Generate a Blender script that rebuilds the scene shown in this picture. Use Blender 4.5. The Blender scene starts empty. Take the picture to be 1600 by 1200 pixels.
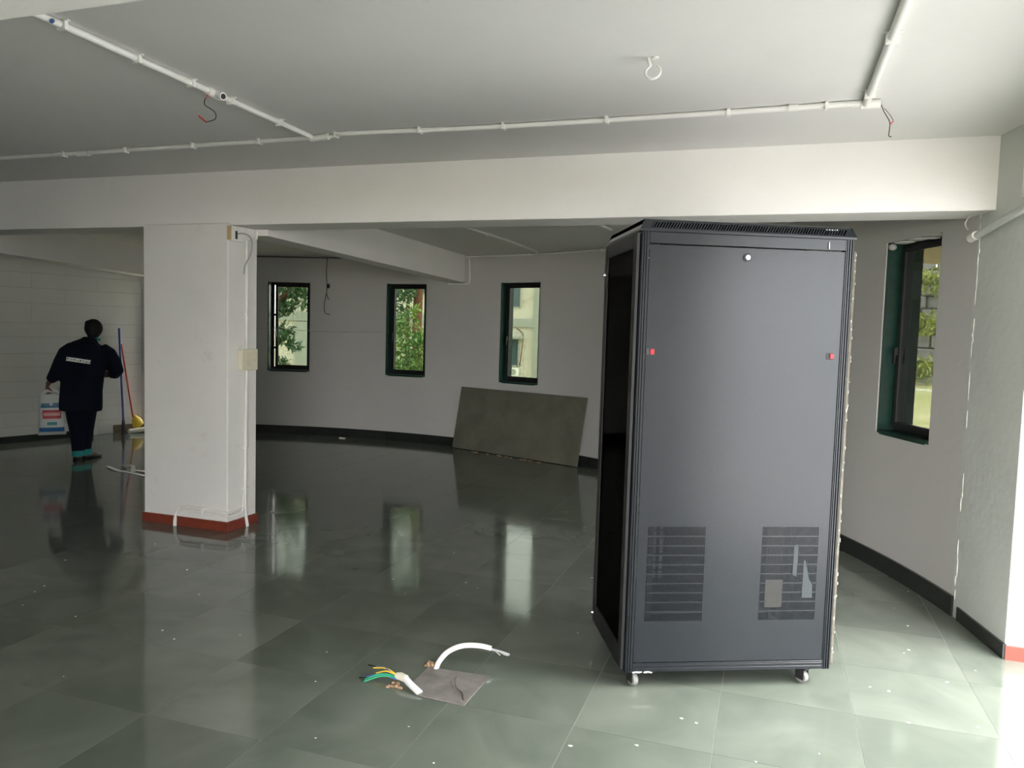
import bpy, bmesh, math, random
from mathutils import Vector, Matrix

random.seed(7)
SC = bpy.context.scene
COL = SC.collection

# ---------------------------------------------------------------- camera, sky, exposure
cam_d = bpy.data.cameras.new('camera')
cam = bpy.data.objects.new('camera', cam_d)
COL.objects.link(cam)
cam_d.sensor_width = 36.0
cam_d.lens = 27.045
cam_d.clip_start = 0.05
cam_d.clip_end = 500
cam.matrix_world = Matrix(((0.94702572, -0.04913789, 0.31737635, 0.0),
                           (0.31987676, 0.05614404, -0.94579422, 0.0),
                           (0.02865554, 0.99721277, 0.06888792, 1.59),
                           (0, 0, 0, 1)))
SC.camera = cam
SC.view_settings.view_transform = 'Standard'
SC.view_settings.look = 'None'
SC.view_settings.gamma = 1.0
SC.view_settings.use_curve_mapping = False
SC.view_settings.exposure = 2.38
SC.cycles.max_bounces = 10
SC.cycles.diffuse_bounces = 6
SC.cycles.glossy_bounces = 4
SC.cycles.transparent_max_bounces = 12
SC.cycles.sample_clamp_indirect = 6.0
SC.cycles.caustics_reflective = False
SC.cycles.caustics_refractive = False

SKY = 5.2
world = bpy.data.worlds.new('overcast_sky')
SC.world = world
world.use_nodes = True
wn = world.node_tree
wn.nodes.clear()
wo = wn.nodes.new('ShaderNodeOutputWorld')
bg = wn.nodes.new('ShaderNodeBackground')
tc = wn.nodes.new('ShaderNodeTexCoord')
nz = wn.nodes.new('ShaderNodeTexNoise')
nz.inputs['Scale'].default_value = 2.2
nz.inputs['Detail'].default_value = 4
cr = wn.nodes.new('ShaderNodeValToRGB')
cr.color_ramp.elements[0].position = 0.3
cr.color_ramp.elements[0].color = (0.97, 0.95, 0.95, 1)
cr.color_ramp.elements[1].position = 0.7
cr.color_ramp.elements[1].color = (1.0, 0.975, 0.955, 1)
wn.links.new(tc.outputs['Generated'], nz.inputs['Vector'])
wn.links.new(nz.outputs['Fac'], cr.inputs['Fac'])
wn.links.new(cr.outputs['Color'], bg.inputs['Color'])
bg.inputs['Strength'].default_value = SKY
wn.links.new(bg.outputs[0], wo.inputs[0])

sun_d = bpy.data.lights.new('veiled_sun', 'SUN')
sun_d.energy = 2.35
sun_d.angle = math.radians(30)
sun_d.color = (1.0, 0.99, 0.96)
sun = bpy.data.objects.new('veiled_sun', sun_d)
COL.objects.link(sun)
el_, az_ = math.radians(45), math.radians(8)
sun.rotation_euler = Vector((math.cos(el_) * math.cos(az_), math.cos(el_) * math.sin(az_), math.sin(el_))).to_track_quat('Z', 'Y').to_euler()

# ---------------------------------------------------------------- mesh helpers
class MB:
    def __init__(s):
        s.v, s.f, s.sm = [], [], []
    def add(s, vs, fs, smooth=False):
        n = len(s.v)
        s.v += [tuple(v) for v in vs]
        for f in fs:
            s.f.append(tuple(n + i for i in f)); s.sm.append(smooth)
        return s
    def box(s, x0, x1, y0, y1, z0, z1, m=None):
        vs = [Vector((x, y, z)) for z in (z0, z1) for x, y in ((x0, y0), (x1, y0), (x1, y1), (x0, y1))]
        if m is not None: vs = [m @ v for v in vs]
        return s.add(vs, [(3, 2, 1, 0), (4, 5, 6, 7), (0, 1, 5, 4), (1, 2, 6, 5), (2, 3, 7, 6), (3, 0, 4, 7)])
    def prism(s, pts, z0, z1):
        n = len(pts)
        vs = [(x, y, z0) for x, y in pts] + [(x, y, z1) for x, y in pts]
        fs = [tuple(range(n - 1, -1, -1)), tuple(range(n, 2 * n))]
        fs += [(i, (i + 1) % n, n + (i + 1) % n, n + i) for i in range(n)]
        return s.add(vs, fs)
    def tube(s, pts, r, n=8, cap=True, flat=None):
        P = [Vector(p) for p in pts]
        R = r if isinstance(r, (list, tuple)) else [r] * len(P)
        rings, ref = [], None
        for i, p in enumerate(P):
            a = P[max(i - 1, 0)]; b = P[min(i + 1, len(P) - 1)]
            d = (b - a).normalized()
            if ref is None:
                ref = d.orthogonal().normalized()
                if flat is not None:
                    ref = (Vector(flat) - Vector(flat).dot(d) * d).normalized()
            ref = (ref - ref.dot(d) * d).normalized()
            q = d.cross(ref)
            ra, rb = R[i] if isinstance(R[i], (list, tuple)) else (R[i], R[i])
            rings.append([p + ref * (math.cos(2 * math.pi * k / n) * ra) + q * (math.sin(2 * math.pi * k / n) * rb) for k in range(n)])
        vs = [v for rg in rings for v in rg]
        fs = []
        for i in range(len(P) - 1):
            for k in range(n):
                fs.append((i * n + k, i * n + (k + 1) % n, (i + 1) * n + (k + 1) % n, (i + 1) * n + k))
        s.add(vs, fs, True)
        if cap:
            s.add(rings[0], [tuple(range(n - 1, -1, -1))]); s.add(rings[-1], [tuple(range(n))])
        return s
    def cyl(s, c, axis, r, h, n=16, r2=None):
        c = Vector(c); a = Vector(axis).normalized()
        return s.tube([c, c + a * h], [r, r if r2 is None else r2], n)
    def ball(s, c, rx, ry=None, rz=None, n=10, m=8):
        ry = ry or rx; rz = rz or rx
        c = Vector(c)
        vs = [c + Vector((0, 0, -rz))]
        for j in range(1, m):
            t = math.pi * j / m
            for k in range(n):
                a = 2 * math.pi * k / n
                vs.append(c + Vector((rx * math.sin(t) * math.cos(a), ry * math.sin(t) * math.sin(a), -rz * math.cos(t))))
        vs.append(c + Vector((0, 0, rz)))
        fs = [(0, 1 + (k + 1) % n, 1 + k) for k in range(n)]
        for j in range(m - 2):
            for k in range(n):
                a = 1 + j * n + k; b = 1 + j * n + (k + 1) % n
                fs.append((a, b, b + n, a + n))
        L = len(vs) - 1; o = 1 + (m - 2) * n
        fs += [(L, o + k, o + (k + 1) % n) for k in range(n)]
        return s.add(vs, fs, True)
    def mesh(s, name):
        me = bpy.data.meshes.new(name)
        me.from_pydata(s.v, [], s.f)
        me.polygons.foreach_set('use_smooth', s.sm)
        me.update()
        return me

def link(name, data, parent=None):
    o = bpy.data.objects.new(name, data)
    COL.objects.link(o)
    if parent is not None:
        o.parent = parent
    return o

def obj(name, mb, mat, parent=None, bevel=0.0, seg=1, kind=None, label=None, world_xyz=False):
    """one mesh object; with world_xyz the vertices are world points and are shifted into the parent's frame"""
    if world_xyz and parent is not None:
        off = Vector(parent.location)
        mb.v = [tuple(Vector(v) - off) for v in mb.v]
    me = mb.mesh(name)
    me.materials.append(mat)
    if bevel > 0:
        bm = bmesh.new(); bm.from_mesh(me)
        es = [e for e in bm.edges if len(e.link_faces) == 2 and e.calc_face_angle(0) > 0.7]
        bmesh.ops.bevel(bm, geom=es, offset=bevel, segments=seg, affect='EDGES', profile=0.6)
        bm.to_mesh(me); bm.free()
    o = link(name, me, parent)
    if kind: o['kind'] = kind
    if label: o['label'] = label
    return o

def thing(name, label, cat, loc=(0, 0, 0), rotz=0.0, group=None, kind=None):
    o = bpy.data.objects.new(name, None)
    COL.objects.link(o)
    o.empty_display_size = 0.1
    o.location = loc; o.rotation_euler = (0, 0, rotz)
    if kind: o['kind'] = kind
    if label: o['label'] = label
    if cat: o['category'] = cat
    if group: o['group'] = group
    return o

def tag(o, label, cat, group=None):
    o['label'] = label; o['category'] = cat
    if group: o['group'] = group
    return o

def smooth_path(pts, n=6):
    P = [Vector(p) for p in pts]
    P = [P[0] * 2 - P[1]] + P + [P[-1] * 2 - P[-2]]
    out = []
    for i in range(1, len(P) - 2):
        a, b, c, d = P[i - 1:i + 3]
        for k in range(n):
            t = k / n
            out.append(0.5 * ((2 * b) + (c - a) * t + (2 * a - 5 * b + 4 * c - d) * t * t + (3 * b - a - 3 * c + d) * t ** 3))
    out.append(P[-2])
    return out

# ---------------------------------------------------------------- material helpers
def mat(name, col, rough=0.6, spec=0.5, metal=0.0, noise=0.0, nscale=6.0, bump=0.0, bscale=60.0, col2=None, stain=None, ior=None):
    m = bpy.data.materials.new(name)
    m.use_nodes = True
    t = m.node_tree; N = t.nodes; L = t.links
    b = N['Principled BSDF']
    b.inputs['Roughness'].default_value = rough
    b.inputs['Metallic'].default_value = metal
    b.inputs['Specular IOR Level'].default_value = spec
    if ior: b.inputs['IOR'].default_value = ior
    b.inputs['Base Color'].default_value = (*col, 1)
    geo = N.new('ShaderNodeNewGeometry')
    last = None
    if noise > 0 or col2:
        n = N.new('ShaderNodeTexNoise'); n.inputs['Scale'].default_value = nscale; n.inputs['Detail'].default_value = 6
        n.inputs['Roughness'].default_value = 0.6
        r = N.new('ShaderNodeValToRGB')
        c2 = col2 or tuple(c * (1 - noise) for c in col)
        r.color_ramp.elements[0].position = 0.3; r.color_ramp.elements[0].color = (*c2, 1)
        r.color_ramp.elements[1].position = 0.7; r.color_ramp.elements[1].color = (*col, 1)
        L.new(geo.outputs['Position'], n.inputs['Vector']); L.new(n.outputs['Fac'], r.inputs['Fac'])
        L.new(r.outputs['Color'], b.inputs['Base Color'])
        last = r.outputs['Color']
    if stain:  # (colour, scale, threshold)
        n = N.new('ShaderNodeTexNoise'); n.inputs['Scale'].default_value = stain[1]; n.inputs['Detail'].default_value = 8
        n.inputs['Roughness'].default_value = 0.7
        r = N.new('ShaderNodeValToRGB')
        r.color_ramp.elements[0].position = stain[2]; r.color_ramp.elements[0].color = (0, 0, 0, 1)
        r.color_ramp.elements[1].position = stain[2] + 0.12; r.color_ramp.elements[1].color = (1, 1, 1, 1)
        mx = N.new('ShaderNodeMixRGB'); mx.inputs[2].default_value = (*stain[0], 1)
        if last: L.new(last, mx.inputs[1])
        else: mx.inputs[1].default_value = (*col, 1)
        L.new(geo.outputs['Position'], n.inputs['Vector']); L.new(n.outputs['Fac'], r.inputs['Fac'])
        L.new(r.outputs['Color'], mx.inputs[0]); L.new(mx.outputs[0], b.inputs['Base Color'])
    if bump > 0:
        n = N.new('ShaderNodeTexNoise'); n.inputs['Scale'].default_value = bscale; n.inputs['Detail'].default_value = 5
        bp = N.new('ShaderNodeBump'); bp.inputs['Strength'].default_value = bump; bp.inputs['Distance'].default_value = 0.01
        L.new(geo.outputs['Position'], n.inputs['Vector']); L.new(n.outputs['Fac'], bp.inputs['Height'])
        L.new(bp.outputs[0], b.inputs['Normal'])
    return m

M = {}
M['paint'] = mat('white_wall_paint', (0.83, 0.81, 0.795), 0.75, 0.25, noise=0.05, nscale=1.6, bump=0.12, bscale=35, stain=((0.70, 0.68, 0.64), 5.0, 0.68))
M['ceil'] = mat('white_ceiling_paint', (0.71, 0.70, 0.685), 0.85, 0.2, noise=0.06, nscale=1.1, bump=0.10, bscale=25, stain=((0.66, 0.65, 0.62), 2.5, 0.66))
M['plaster'] = mat('rough_plaster_paint', (0.58, 0.60, 0.57), 0.8, 0.2, noise=0.07, nscale=3.0, bump=0.35, bscale=18, stain=((0.50, 0.52, 0.48), 3.5, 0.62))
M['block'] = mat('painted_block', (0.73, 0.72, 0.675), 0.8, 0.2, noise=0.06, nscale=2.0, bump=0.2, bscale=30, stain=((0.63, 0.62, 0.55), 2.0, 0.66))
M['joint'] = mat('block_joint', (0.5, 0.49, 0.45), 0.9)
M['white_plastic'] = mat('white_conduit_plastic', (0.82, 0.81, 0.78), 0.4, 0.4, noise=0.05, nscale=10)
M['cream_plastic'] = mat('cream_plastic', (0.74, 0.69, 0.54), 0.4, 0.4)
M['tan_wood'] = mat('bare_timber', (0.62, 0.45, 0.24), 0.7, noise=0.2, nscale=30)
M['black_stone'] = mat('black_stone_skirting', (0.022, 0.024, 0.022), 0.22, 0.5, noise=0.3, nscale=12, stain=((0.07, 0.065, 0.05), 6, 0.66))
M['red_stone'] = mat('red_stone_skirting', (0.23, 0.045, 0.028), 0.3, 0.5, noise=0.25, nscale=14)
M['brown_stone'] = mat('brown_stained_stone', (0.16, 0.12, 0.06), 0.6, noise=0.3, nscale=10)
M['green_marble'] = mat('dark_green_marble', (0.010, 0.045, 0.033), 0.4, 0.35, col2=(0.006, 0.022, 0.018), nscale=9, stain=((0.04, 0.11, 0.085), 14, 0.64))
M['frame'] = mat('black_window_frame', (0.008, 0.009, 0.010), 0.35, 0.4)
M['chrome'] = mat('bright_metal', (0.7, 0.7, 0.7), 0.25, metal=1.0)
M['black'] = mat('black_plastic', (0.012, 0.012, 0.013), 0.4)
M['rack'] = mat('dark_grey_powder_coat', (0.010, 0.0125, 0.0165), 0.27, 0.5, noise=0.08, nscale=3.0, stain=((0.005, 0.006, 0.008), 6, 0.63))
M['rack_dark'] = mat('black_powder_coat', (0.010, 0.010, 0.011), 0.45, 0.4)
M['rack_edge'] = mat('dusty_rack_edge', (0.16, 0.145, 0.12), 0.8, 0.2, noise=0.4, nscale=25, stain=((0.5, 0.48, 0.43), 40, 0.62))
M['red'] = mat('red_latch_plastic', (0.36, 0.012, 0.02), 0.35)
M['void'] = mat('dark_slot_backing', (0.0015, 0.0015, 0.0018), 1.0, 0.0)
M['column_paint'] = mat('scuffed_white_paint', (0.80, 0.785, 0.76), 0.75, 0.25, noise=0.07, nscale=1.8, bump=0.12, bscale=30, stain=((0.66, 0.64, 0.57), 3.2, 0.60))
M['grey_tape'] = mat('grey_tape', (0.028, 0.034, 0.038), 0.6)
M['brown_tape'] = mat('brown_backing_paper', (0.024, 0.023, 0.022), 0.7, noise=0.2, nscale=20)
M['paint_white'] = mat('white_paint_drip', (0.85, 0.84, 0.80), 0.5)
M['rubber'] = mat('grey_caster_tyre', (0.20, 0.20, 0.19), 0.5)
M['slab'] = mat('leaning_kota_slab', (0.155, 0.155, 0.115), 0.45, 0.3, col2=(0.10, 0.10, 0.075), nscale=3.0, stain=((0.24, 0.22, 0.18), 5, 0.64))
M['hatch'] = mat('grey_stone_hatch', (0.20, 0.185, 0.17), 0.5, 0.4, col2=(0.11, 0.105, 0.095), nscale=11, bump=0.2, bscale=50, stain=((0.30, 0.27, 0.24), 16, 0.66))
M['cable_white'] = mat('white_cable_sheath', (0.72, 0.71, 0.69), 0.4)
M['wire_grey'] = mat('grey_wire', (0.35, 0.35, 0.36), 0.4)
M['wire_yellow'] = mat('yellow_wire', (0.75, 0.50, 0.04), 0.4)
M['wire_green'] = mat('green_wire', (0.02, 0.33, 0.16), 0.4)
M['wire_blue'] = mat('blue_wire', (0.06, 0.12, 0.32), 0.4)
M['wire_red'] = mat('red_wire', (0.6, 0.04, 0.03), 0.4)
M['wire_brown'] = mat('brown_wire', (0.09, 0.07, 0.055), 0.5)
M['foam'] = mat('tan_foam_crumbs', (0.42, 0.28, 0.17), 0.9, noise=0.4, nscale=60)
M['navy'] = mat('dark_navy_cloth', (0.006, 0.009, 0.020), 0.9, 0.15, bump=0.3, bscale=40)
M['teal'] = mat('teal_cloth', (0.02, 0.30, 0.30), 0.7)
M['hair'] = mat('black_hair', (0.004, 0.004, 0.004), 0.6, 0.3, bump=0.5, bscale=90)
M['skin'] = mat('brown_skin', (0.16, 0.07, 0.045), 0.55)
M['blue_pole'] = mat('blue_broom_pole', (0.02, 0.04, 0.24), 0.4)
M['red_pole'] = mat('red_broom_pole', (0.48, 0.05, 0.03), 0.4)
M['yellow'] = mat('yellow_broom_head', (0.70, 0.46, 0.02), 0.5)
M['bristle'] = mat('pale_bristles', (0.62, 0.60, 0.50), 0.8)
M['facade'] = mat('cream_facade', (0.62, 0.60, 0.50), 0.8, noise=0.05, nscale=0.6)
M['opposite'] = mat('grey_blue_render', (0.46, 0.49, 0.51), 0.8, noise=0.08, nscale=0.5)
M['band'] = mat('grey_green_facade_band', (0.36, 0.39, 0.34), 0.8, noise=0.08, nscale=1)
M['facade_glass'] = mat('facade_window_glass', (0.06, 0.10, 0.11), 0.1)
M['grass'] = mat('dry_lawn', (0.33, 0.34, 0.13), 0.9, col2=(0.55, 0.47, 0.30), nscale=1.2)
M['paving'] = mat('pale_paving', (0.33, 0.33, 0.325), 0.8, noise=0.1, nscale=2)
M['rock'] = mat('grey_violet_stone', (0.34, 0.32, 0.35), 0.9, noise=0.3, nscale=4, bump=0.6, bscale=6)
M['soffit'] = mat('tan_soffit', (0.62, 0.45, 0.26), 0.8)
M['trunk'] = mat('reddish_trunk', (0.20, 0.085, 0.05), 0.9, noise=0.3, nscale=5)
M['leaf_dark'] = mat('dark_leaves', (0.035, 0.085, 0.03), 0.5, col2=(0.06, 0.15, 0.05), nscale=2)
M['leaf_bright'] = mat('bright_leaves', (0.28, 0.40, 0.07), 0.5, col2=(0.07, 0.22, 0.07), nscale=1.6)
M['leaf_yellow'] = mat('yellow_green_leaves', (0.42, 0.44, 0.10), 0.5, col2=(0.20, 0.26, 0.07), nscale=1.5)

def glass(name, col, refl=1.0):
    m = bpy.data.materials.new(name); m.use_nodes = True
    t = m.node_tree; t.nodes.clear()
    o = t.nodes.new('ShaderNodeOutputMaterial'); mx = t.nodes.new('ShaderNodeMixShader')
    fr = t.nodes.new('ShaderNodeFresnel'); fr.inputs['IOR'].default_value = 1.5
    tr = t.nodes.new('ShaderNodeBsdfTransparent'); tr.inputs['Color'].default_value = (*col, 1)
    gl = t.nodes.new('ShaderNodeBsdfGlossy'); gl.inputs['Roughness'].default_value = 0.02
    gl.inputs['Color'].default_value = (refl, refl, refl, 1)
    gb = t.nodes.new('ShaderNodeNewGeometry'); sb_ = t.nodes.new('ShaderNodeMath'); sb_.operation = 'SUBTRACT'; sb_.inputs[0].default_value = 1.0
    mt = t.nodes.new('ShaderNodeMath'); mt.operation = 'MULTIPLY'   # a thin pane mirrors at its outer face only
    t.links.new(gb.outputs['Backfacing'], sb_.inputs[1]); t.links.new(sb_.outputs[0], mt.inputs[0]); t.links.new(fr.outputs[0], mt.inputs[1])
    t.links.new(mt.outputs[0], mx.inputs[0]); t.links.new(tr.outputs[0], mx.inputs[1]); t.links.new(gl.outputs[0], mx.inputs[2])
    t.links.new(mx.outputs[0], o.inputs[0])
    return m
M['glass'] = glass('tinted_window_glass', (0.235, 0.252, 0.232))
M['rear_dim_paint'] = mat('dimmed_white_wall_paint', (0.51, 0.50, 0.48), 0.8, 0.2, noise=0.05, nscale=1.2, bump=0.2, bscale=22, stain=((0.45, 0.44, 0.41), 4.0, 0.68))  # white wall paint with the dimness of the rear bay put into its colour
M['rack_glass'] = glass('smoked_glass', (0.25, 0.25, 0.25), 0.12)
M['clear'] = glass('lightly_tinted_glass', (0.90, 0.92, 0.92))

# polished kota stone: tone changes tile by tile (a property of each stone)
T = 0.547; TX0 = 0.955; TY0 = 2.945
def floor_material():
    m = bpy.data.materials.new('polished_green_stone'); m.use_nodes = True
    t = m.node_tree; N = t.nodes; L = t.links; b = N['Principled BSDF']
    geo = N.new('ShaderNodeNewGeometry')
    mp = N.new('ShaderNodeMapping'); mp.vector_type = 'POINT'
    mp.inputs['Location'].default_value = (-TX0 / T, -TY0 / T, 0.5)
    mp.inputs['Scale'].default_value = (1 / T, 1 / T, 0.0)
    fl = N.new('ShaderNodeVectorMath'); fl.operation = 'FLOOR'
    wn_ = N.new('ShaderNodeTexWhiteNoise'); wn_.noise_dimensions = '3D'
    L.new(geo.outputs['Position'], mp.inputs[0]); L.new(mp.outputs[0], fl.inputs[0]); L.new(fl.outputs[0], wn_.inputs['Vector'])
    r1 = N.new('ShaderNodeValToRGB')
    r1.color_ramp.elements[0].color = (0.112, 0.130, 0.112, 1); r1.color_ramp.elements[1].color = (0.145, 0.164, 0.144, 1)
    L.new(wn_.outputs['Value'], r1.inputs['Fac'])
    n1 = N.new('ShaderNodeTexNoise'); n1.inputs['Scale'].default_value = 2.3; n1.inputs['Detail'].default_value = 7
    n1.inputs['Distortion'].default_value = 0.8
    add = N.new('ShaderNodeVectorMath'); add.operation = 'ADD'
    sc_ = N.new('ShaderNodeVectorMath'); sc_.operation = 'SCALE'; sc_.inputs['Scale'].default_value = 7.0
    L.new(wn_.outputs['Color'], sc_.inputs[0]); L.new(geo.outputs['Position'], add.inputs[0]); L.new(sc_.outputs[0], add.inputs[1])
    L.new(add.outputs[0], n1.inputs['Vector'])
    r2 = N.new('ShaderNodeValToRGB')
    r2.color_ramp.elements[0].position = 0.3; r2.color_ramp.elements[0].color = (0.78, 0.80, 0.76, 1)
    r2.color_ramp.elements[1].position = 0.7; r2.color_ramp.elements[1].color = (1.12, 1.10, 1.06, 1)
    L.new(n1.outputs['Fac'], r2.inputs['Fac'])
    mu = N.new('ShaderNodeMixRGB'); mu.blend_type = 'MULTIPLY'; mu.inputs[0].default_value = 1.0
    L.new(r1.outputs[0], mu.inputs[1]); L.new(r2.outputs[0], mu.inputs[2]); L.new(mu.outputs[0], b.inputs['Base Color'])
    n2 = N.new('ShaderNodeTexNoise'); n2.inputs['Scale'].default_value = 3.0; n2.inputs['Detail'].default_value = 6
    L.new(geo.outputs['Position'], n2.inputs['Vector'])
    mr = N.new('ShaderNodeMapRange'); mr.inputs['To Min'].default_value = 0.04; mr.inputs['To Max'].default_value = 0.15
    L.new(n2.outputs['Fac'], mr.inputs['Value']); L.new(mr.outputs[0], b.inputs['Roughness'])
    b.inputs['IOR'].default_value = 1.62
    n3 = N.new('ShaderNodeTexNoise'); n3.inputs['Scale'].default_value = 5.0
    bp = N.new('ShaderNodeBump'); bp.inputs['Strength'].default_value = 0.04; bp.inputs['Distance'].default_value = 0.01
    L.new(geo.outputs['Position'], n3.inputs['Vector']); L.new(n3.outputs['Fac'], bp.inputs['Height']); L.new(bp.outputs[0], b.inputs['Normal'])
    return m
M['floor'] = floor_material()
M['grout'] = mat('pale_grout', (0.27, 0.28, 0.25), 0.8)

# ---------------------------------------------------------------- the room shell
CX, CY, R0 = -5.144, 3.268, 6.464
def cp(deg, r=R0, z=None):
    a = math.radians(deg)
    p = (CX + r * math.cos(a), CY + r * math.sin(a))
    return p if z is None else (*p, z)
ZF, ZB = 2.715, 2.575          # ceiling heights of the front and rear bays
LW0, LW1 = (-11.83, -3.0), (-8.53, 8.86)   # straight wall on the far side of the person
ldir = Vector((LW1[0] - LW0[0], LW1[1] - LW0[1], 0)).normalized()
lnor = Vector((-ldir.y, ldir.x, 0))        # points out of the room

floor = obj('floor', MB().box(-13.2, 2.05, -3.4, 10.4, -0.20, -0.0012), M['grout'], kind='structure')
g = 0.0011
tile_me = None
cells = []
for i in range(-23, 3):
    for j in range(-12, 14):
        x0 = TX0 + i * T; y0 = TY0 + j * T
        cx, cy = x0 + T / 2, y0 + T / 2
        if math.hypot(cx - CX, cy - CY) > R0 + 0.45 and cy > 3.0: continue
        if cx > 1.9 or cy < -3.2 or cx < -12.4: continue
        v = Vector((cx, cy, -1.59))
        X = cam.matrix_world.inverted() @ Vector((cx, cy, 0))
        d = -X.z
        seen = d > 0.5 and abs(X.x / d) < 0.72 and X.y / d > -0.55
        cells.append((0 if seen else 1, math.hypot(cx, cy), x0, y0))
cells.sort()
mb = MB().box(g, T - g, g, T - g, -0.012, 0.0)
tile_me = mb.mesh('tile'); tile_me.materials.append(M['floor'])
for k, (s_, d_, x0, y0) in enumerate(cells[:300]):
    o = link('tile', tile_me, floor); o.location = (x0, y0, 0)
mb = MB()
for s_, d_, x0, y0 in cells[300:]:
    mb.box(x0 + g, x0 + T - g, y0 + g, y0 + T - g, -0.012, 0.0)
obj('distant_tiles', mb, M['floor'], floor, kind='stuff')

# ceilings
obj('ceiling', MB().box(-13.2, 1.95, -3.4, 4.98, ZF, ZF + 0.2), M['ceil'], kind='structure')
pts = [cp(a, 6.62) for a in range(14, 123, 2)]
pts = [(1.3, 4.95)] + pts + [(-8.75, 8.9), (-10.2, 4.95)]
obj('ceiling', MB().prism(pts, ZB, ZB + 0.2), M['ceil'], kind='structure')

# curved back wall with window openings
WIN = [(103.4, 0.915, 2.20), (87.38, 0.915, 2.20), (71.3, 0.915, 2.21), (55.2, 0.915, 2.2), (38.9, 0.93, 2.24), (21.95, 0.95, 2.275)]
HALF = 2.80
holes = [(c - HALF, c + HALF, z0, z1) for c, z0, z1 in WIN] + [(117.4, 121.5, 0.12, 2.12)]
R1 = 6.72
def ring_cell(mb, a0, a1, z0, z1):
    n = max(1, int(round((a1 - a0) / 1.0)))
    vs = []
    for k in range(n + 1):
        a = a0 + (a1 - a0) * k / n
        for r in (R0, R1):
            for z in (z0, z1):
                vs.append(cp(a, r, z))
    fs = [(0, 1, 3, 2), (n * 4, n * 4 + 2, n * 4 + 3, n * 4 + 1)]
    for k in range(n):
        b = 4 * k
        fs += [(b, b + 4, b + 5, b + 1), (b + 2, b + 3, b + 7, b + 6), (b, b + 2, b + 6, b + 4), (b + 1, b + 5, b + 7, b + 3)]
    mb.add(vs, fs)
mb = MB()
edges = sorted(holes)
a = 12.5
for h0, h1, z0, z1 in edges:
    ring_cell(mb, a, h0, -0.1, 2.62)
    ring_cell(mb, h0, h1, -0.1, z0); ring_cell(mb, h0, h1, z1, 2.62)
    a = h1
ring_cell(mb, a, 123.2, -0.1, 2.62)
obj('wall_back', mb, M['rear_dim_paint'], kind='structure')

# skirting of black stone along the curved wall, with the lengths it is laid in
sk = thing('baseboard_back', None, None, cp(60, 6.4, 0), kind='structure')
a = 15.6
while a < 111.5:
    a1 = min(a + 5.3, 111.6)
    mb = MB(); vs = []
    n = 5
    for k in range(n + 1):
        t = a + 0.012 + (a1 - a - 0.024) * k / n
        for r in (6.447, 6.475):
            for z in (0.0, 0.118):
                vs.append(cp(t, r, z))
    fs = [(0, 1, 3, 2), (n * 4, n * 4 + 2, n * 4 + 3, n * 4 + 1)]
    for k in range(n):
        b = 4 * k
        fs += [(b, b + 4, b + 5, b + 1), (b + 2, b + 3, b + 7, b + 6), (b, b + 2, b + 6, b + 4), (b + 1, b + 5, b + 7, b + 3)]
    mb.add(vs, fs)
    obj('skirting_stone', mb, M['black_stone'], sk, world_xyz=True)
    a = a1

# straight block wall
lm = Matrix.Translation(Vector((LW1[0], LW1[1], 0))) @ Matrix.Rotation(math.atan2(ldir.y, ldir.x), 4, 'Z')
wl = obj('wall_left', MB().box(-12.6, 0.35, 0.014, 0.25, -0.1, 2.75, lm), M['joint'], kind='structure')
zs = [0.0, 0.20, 0.389, 0.572, 0.773, 0.955, 1.127, 1.34, 1.517, 1.769, 1.96, 2.15, 2.35, 2.6]
blocks = MB()
for r_, (z0, z1) in enumerate(zip(zs[:-1], zs[1:])):
    x = 0.12 - (0.42 if r_ % 2 else 0.0)
    x_hi = 0.12
    while x_hi > -3.2:
        x_lo = x - 0.84
        w = obj('block', MB().box(x_lo + 0.0008, x_hi - 0.0008, -0.001 * (r_ % 3), 0.05, z0 + 0.0022, z1 - 0.0022, lm), M['block'], wl, bevel=0.0015, world_xyz=False)
        x_hi = x_lo; x = x_lo
    blocks.box(-12.6, x_hi - 0.0008, 0.0, 0.05, z0 + 0.002, z1 - 0.002, lm)
obj('distant_blocks', blocks, M['block'], wl, kind='stuff')
obj('baseboard_left', MB().box(-9.0, -0.80, -0.016, 0.02, 0.0, 0.085, lm), M['black_stone'], kind='structure')
obj('baseboard_left', MB().box(-0.52, 0.0, -0.022, 0.02, 0.0, 0.115, lm), M['brown_stone'], kind='structure')

# wall behind the camera and the open side to the street
obj('wall_front', MB().box(-12.2, -0.8, -1.85, -1.6, -0.1, 2.75).box(-0.8, 1.45, -1.85, -1.6, 2.4, 2.75), M['paint'], kind='structure')
obj('pavement', MB().box(-14, 2.05, -14, -3.42, -0.30, -0.10), M['paving'], kind='structure')
wr = MB()
wr.box(1.45, 1.70, -1.6, 1.70, -0.1, 2.75)
obj('wall_right', wr, M['paint'], kind='structure')
obj('ceiling_beam', MB().box(1.165, 1.70, -1.6, 4.60, 2.335, ZF + 0.05), M['paint'], kind='structure')
# pier at the end of the beam
pier = obj('column', MB().prism([(1.075, 5.03), (1.197, 4.42), (1.80, 4.44), (1.80, 5.25), (1.075, 5.25)], -0.1, 2.78), M['plaster'], kind='structure', bevel=0.006)
obj('skirting_stone', MB().prism([(1.082, 4.94), (1.185, 4.412), (1.20, 4.412), (1.10, 4.94)], 0.0, 0.078), M['black_stone'], pier)
obj('skirting_stone', MB().box(1.195, 1.80, 4.405, 4.43, 0.0, 0.072), M['red_stone'], pier)
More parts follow.
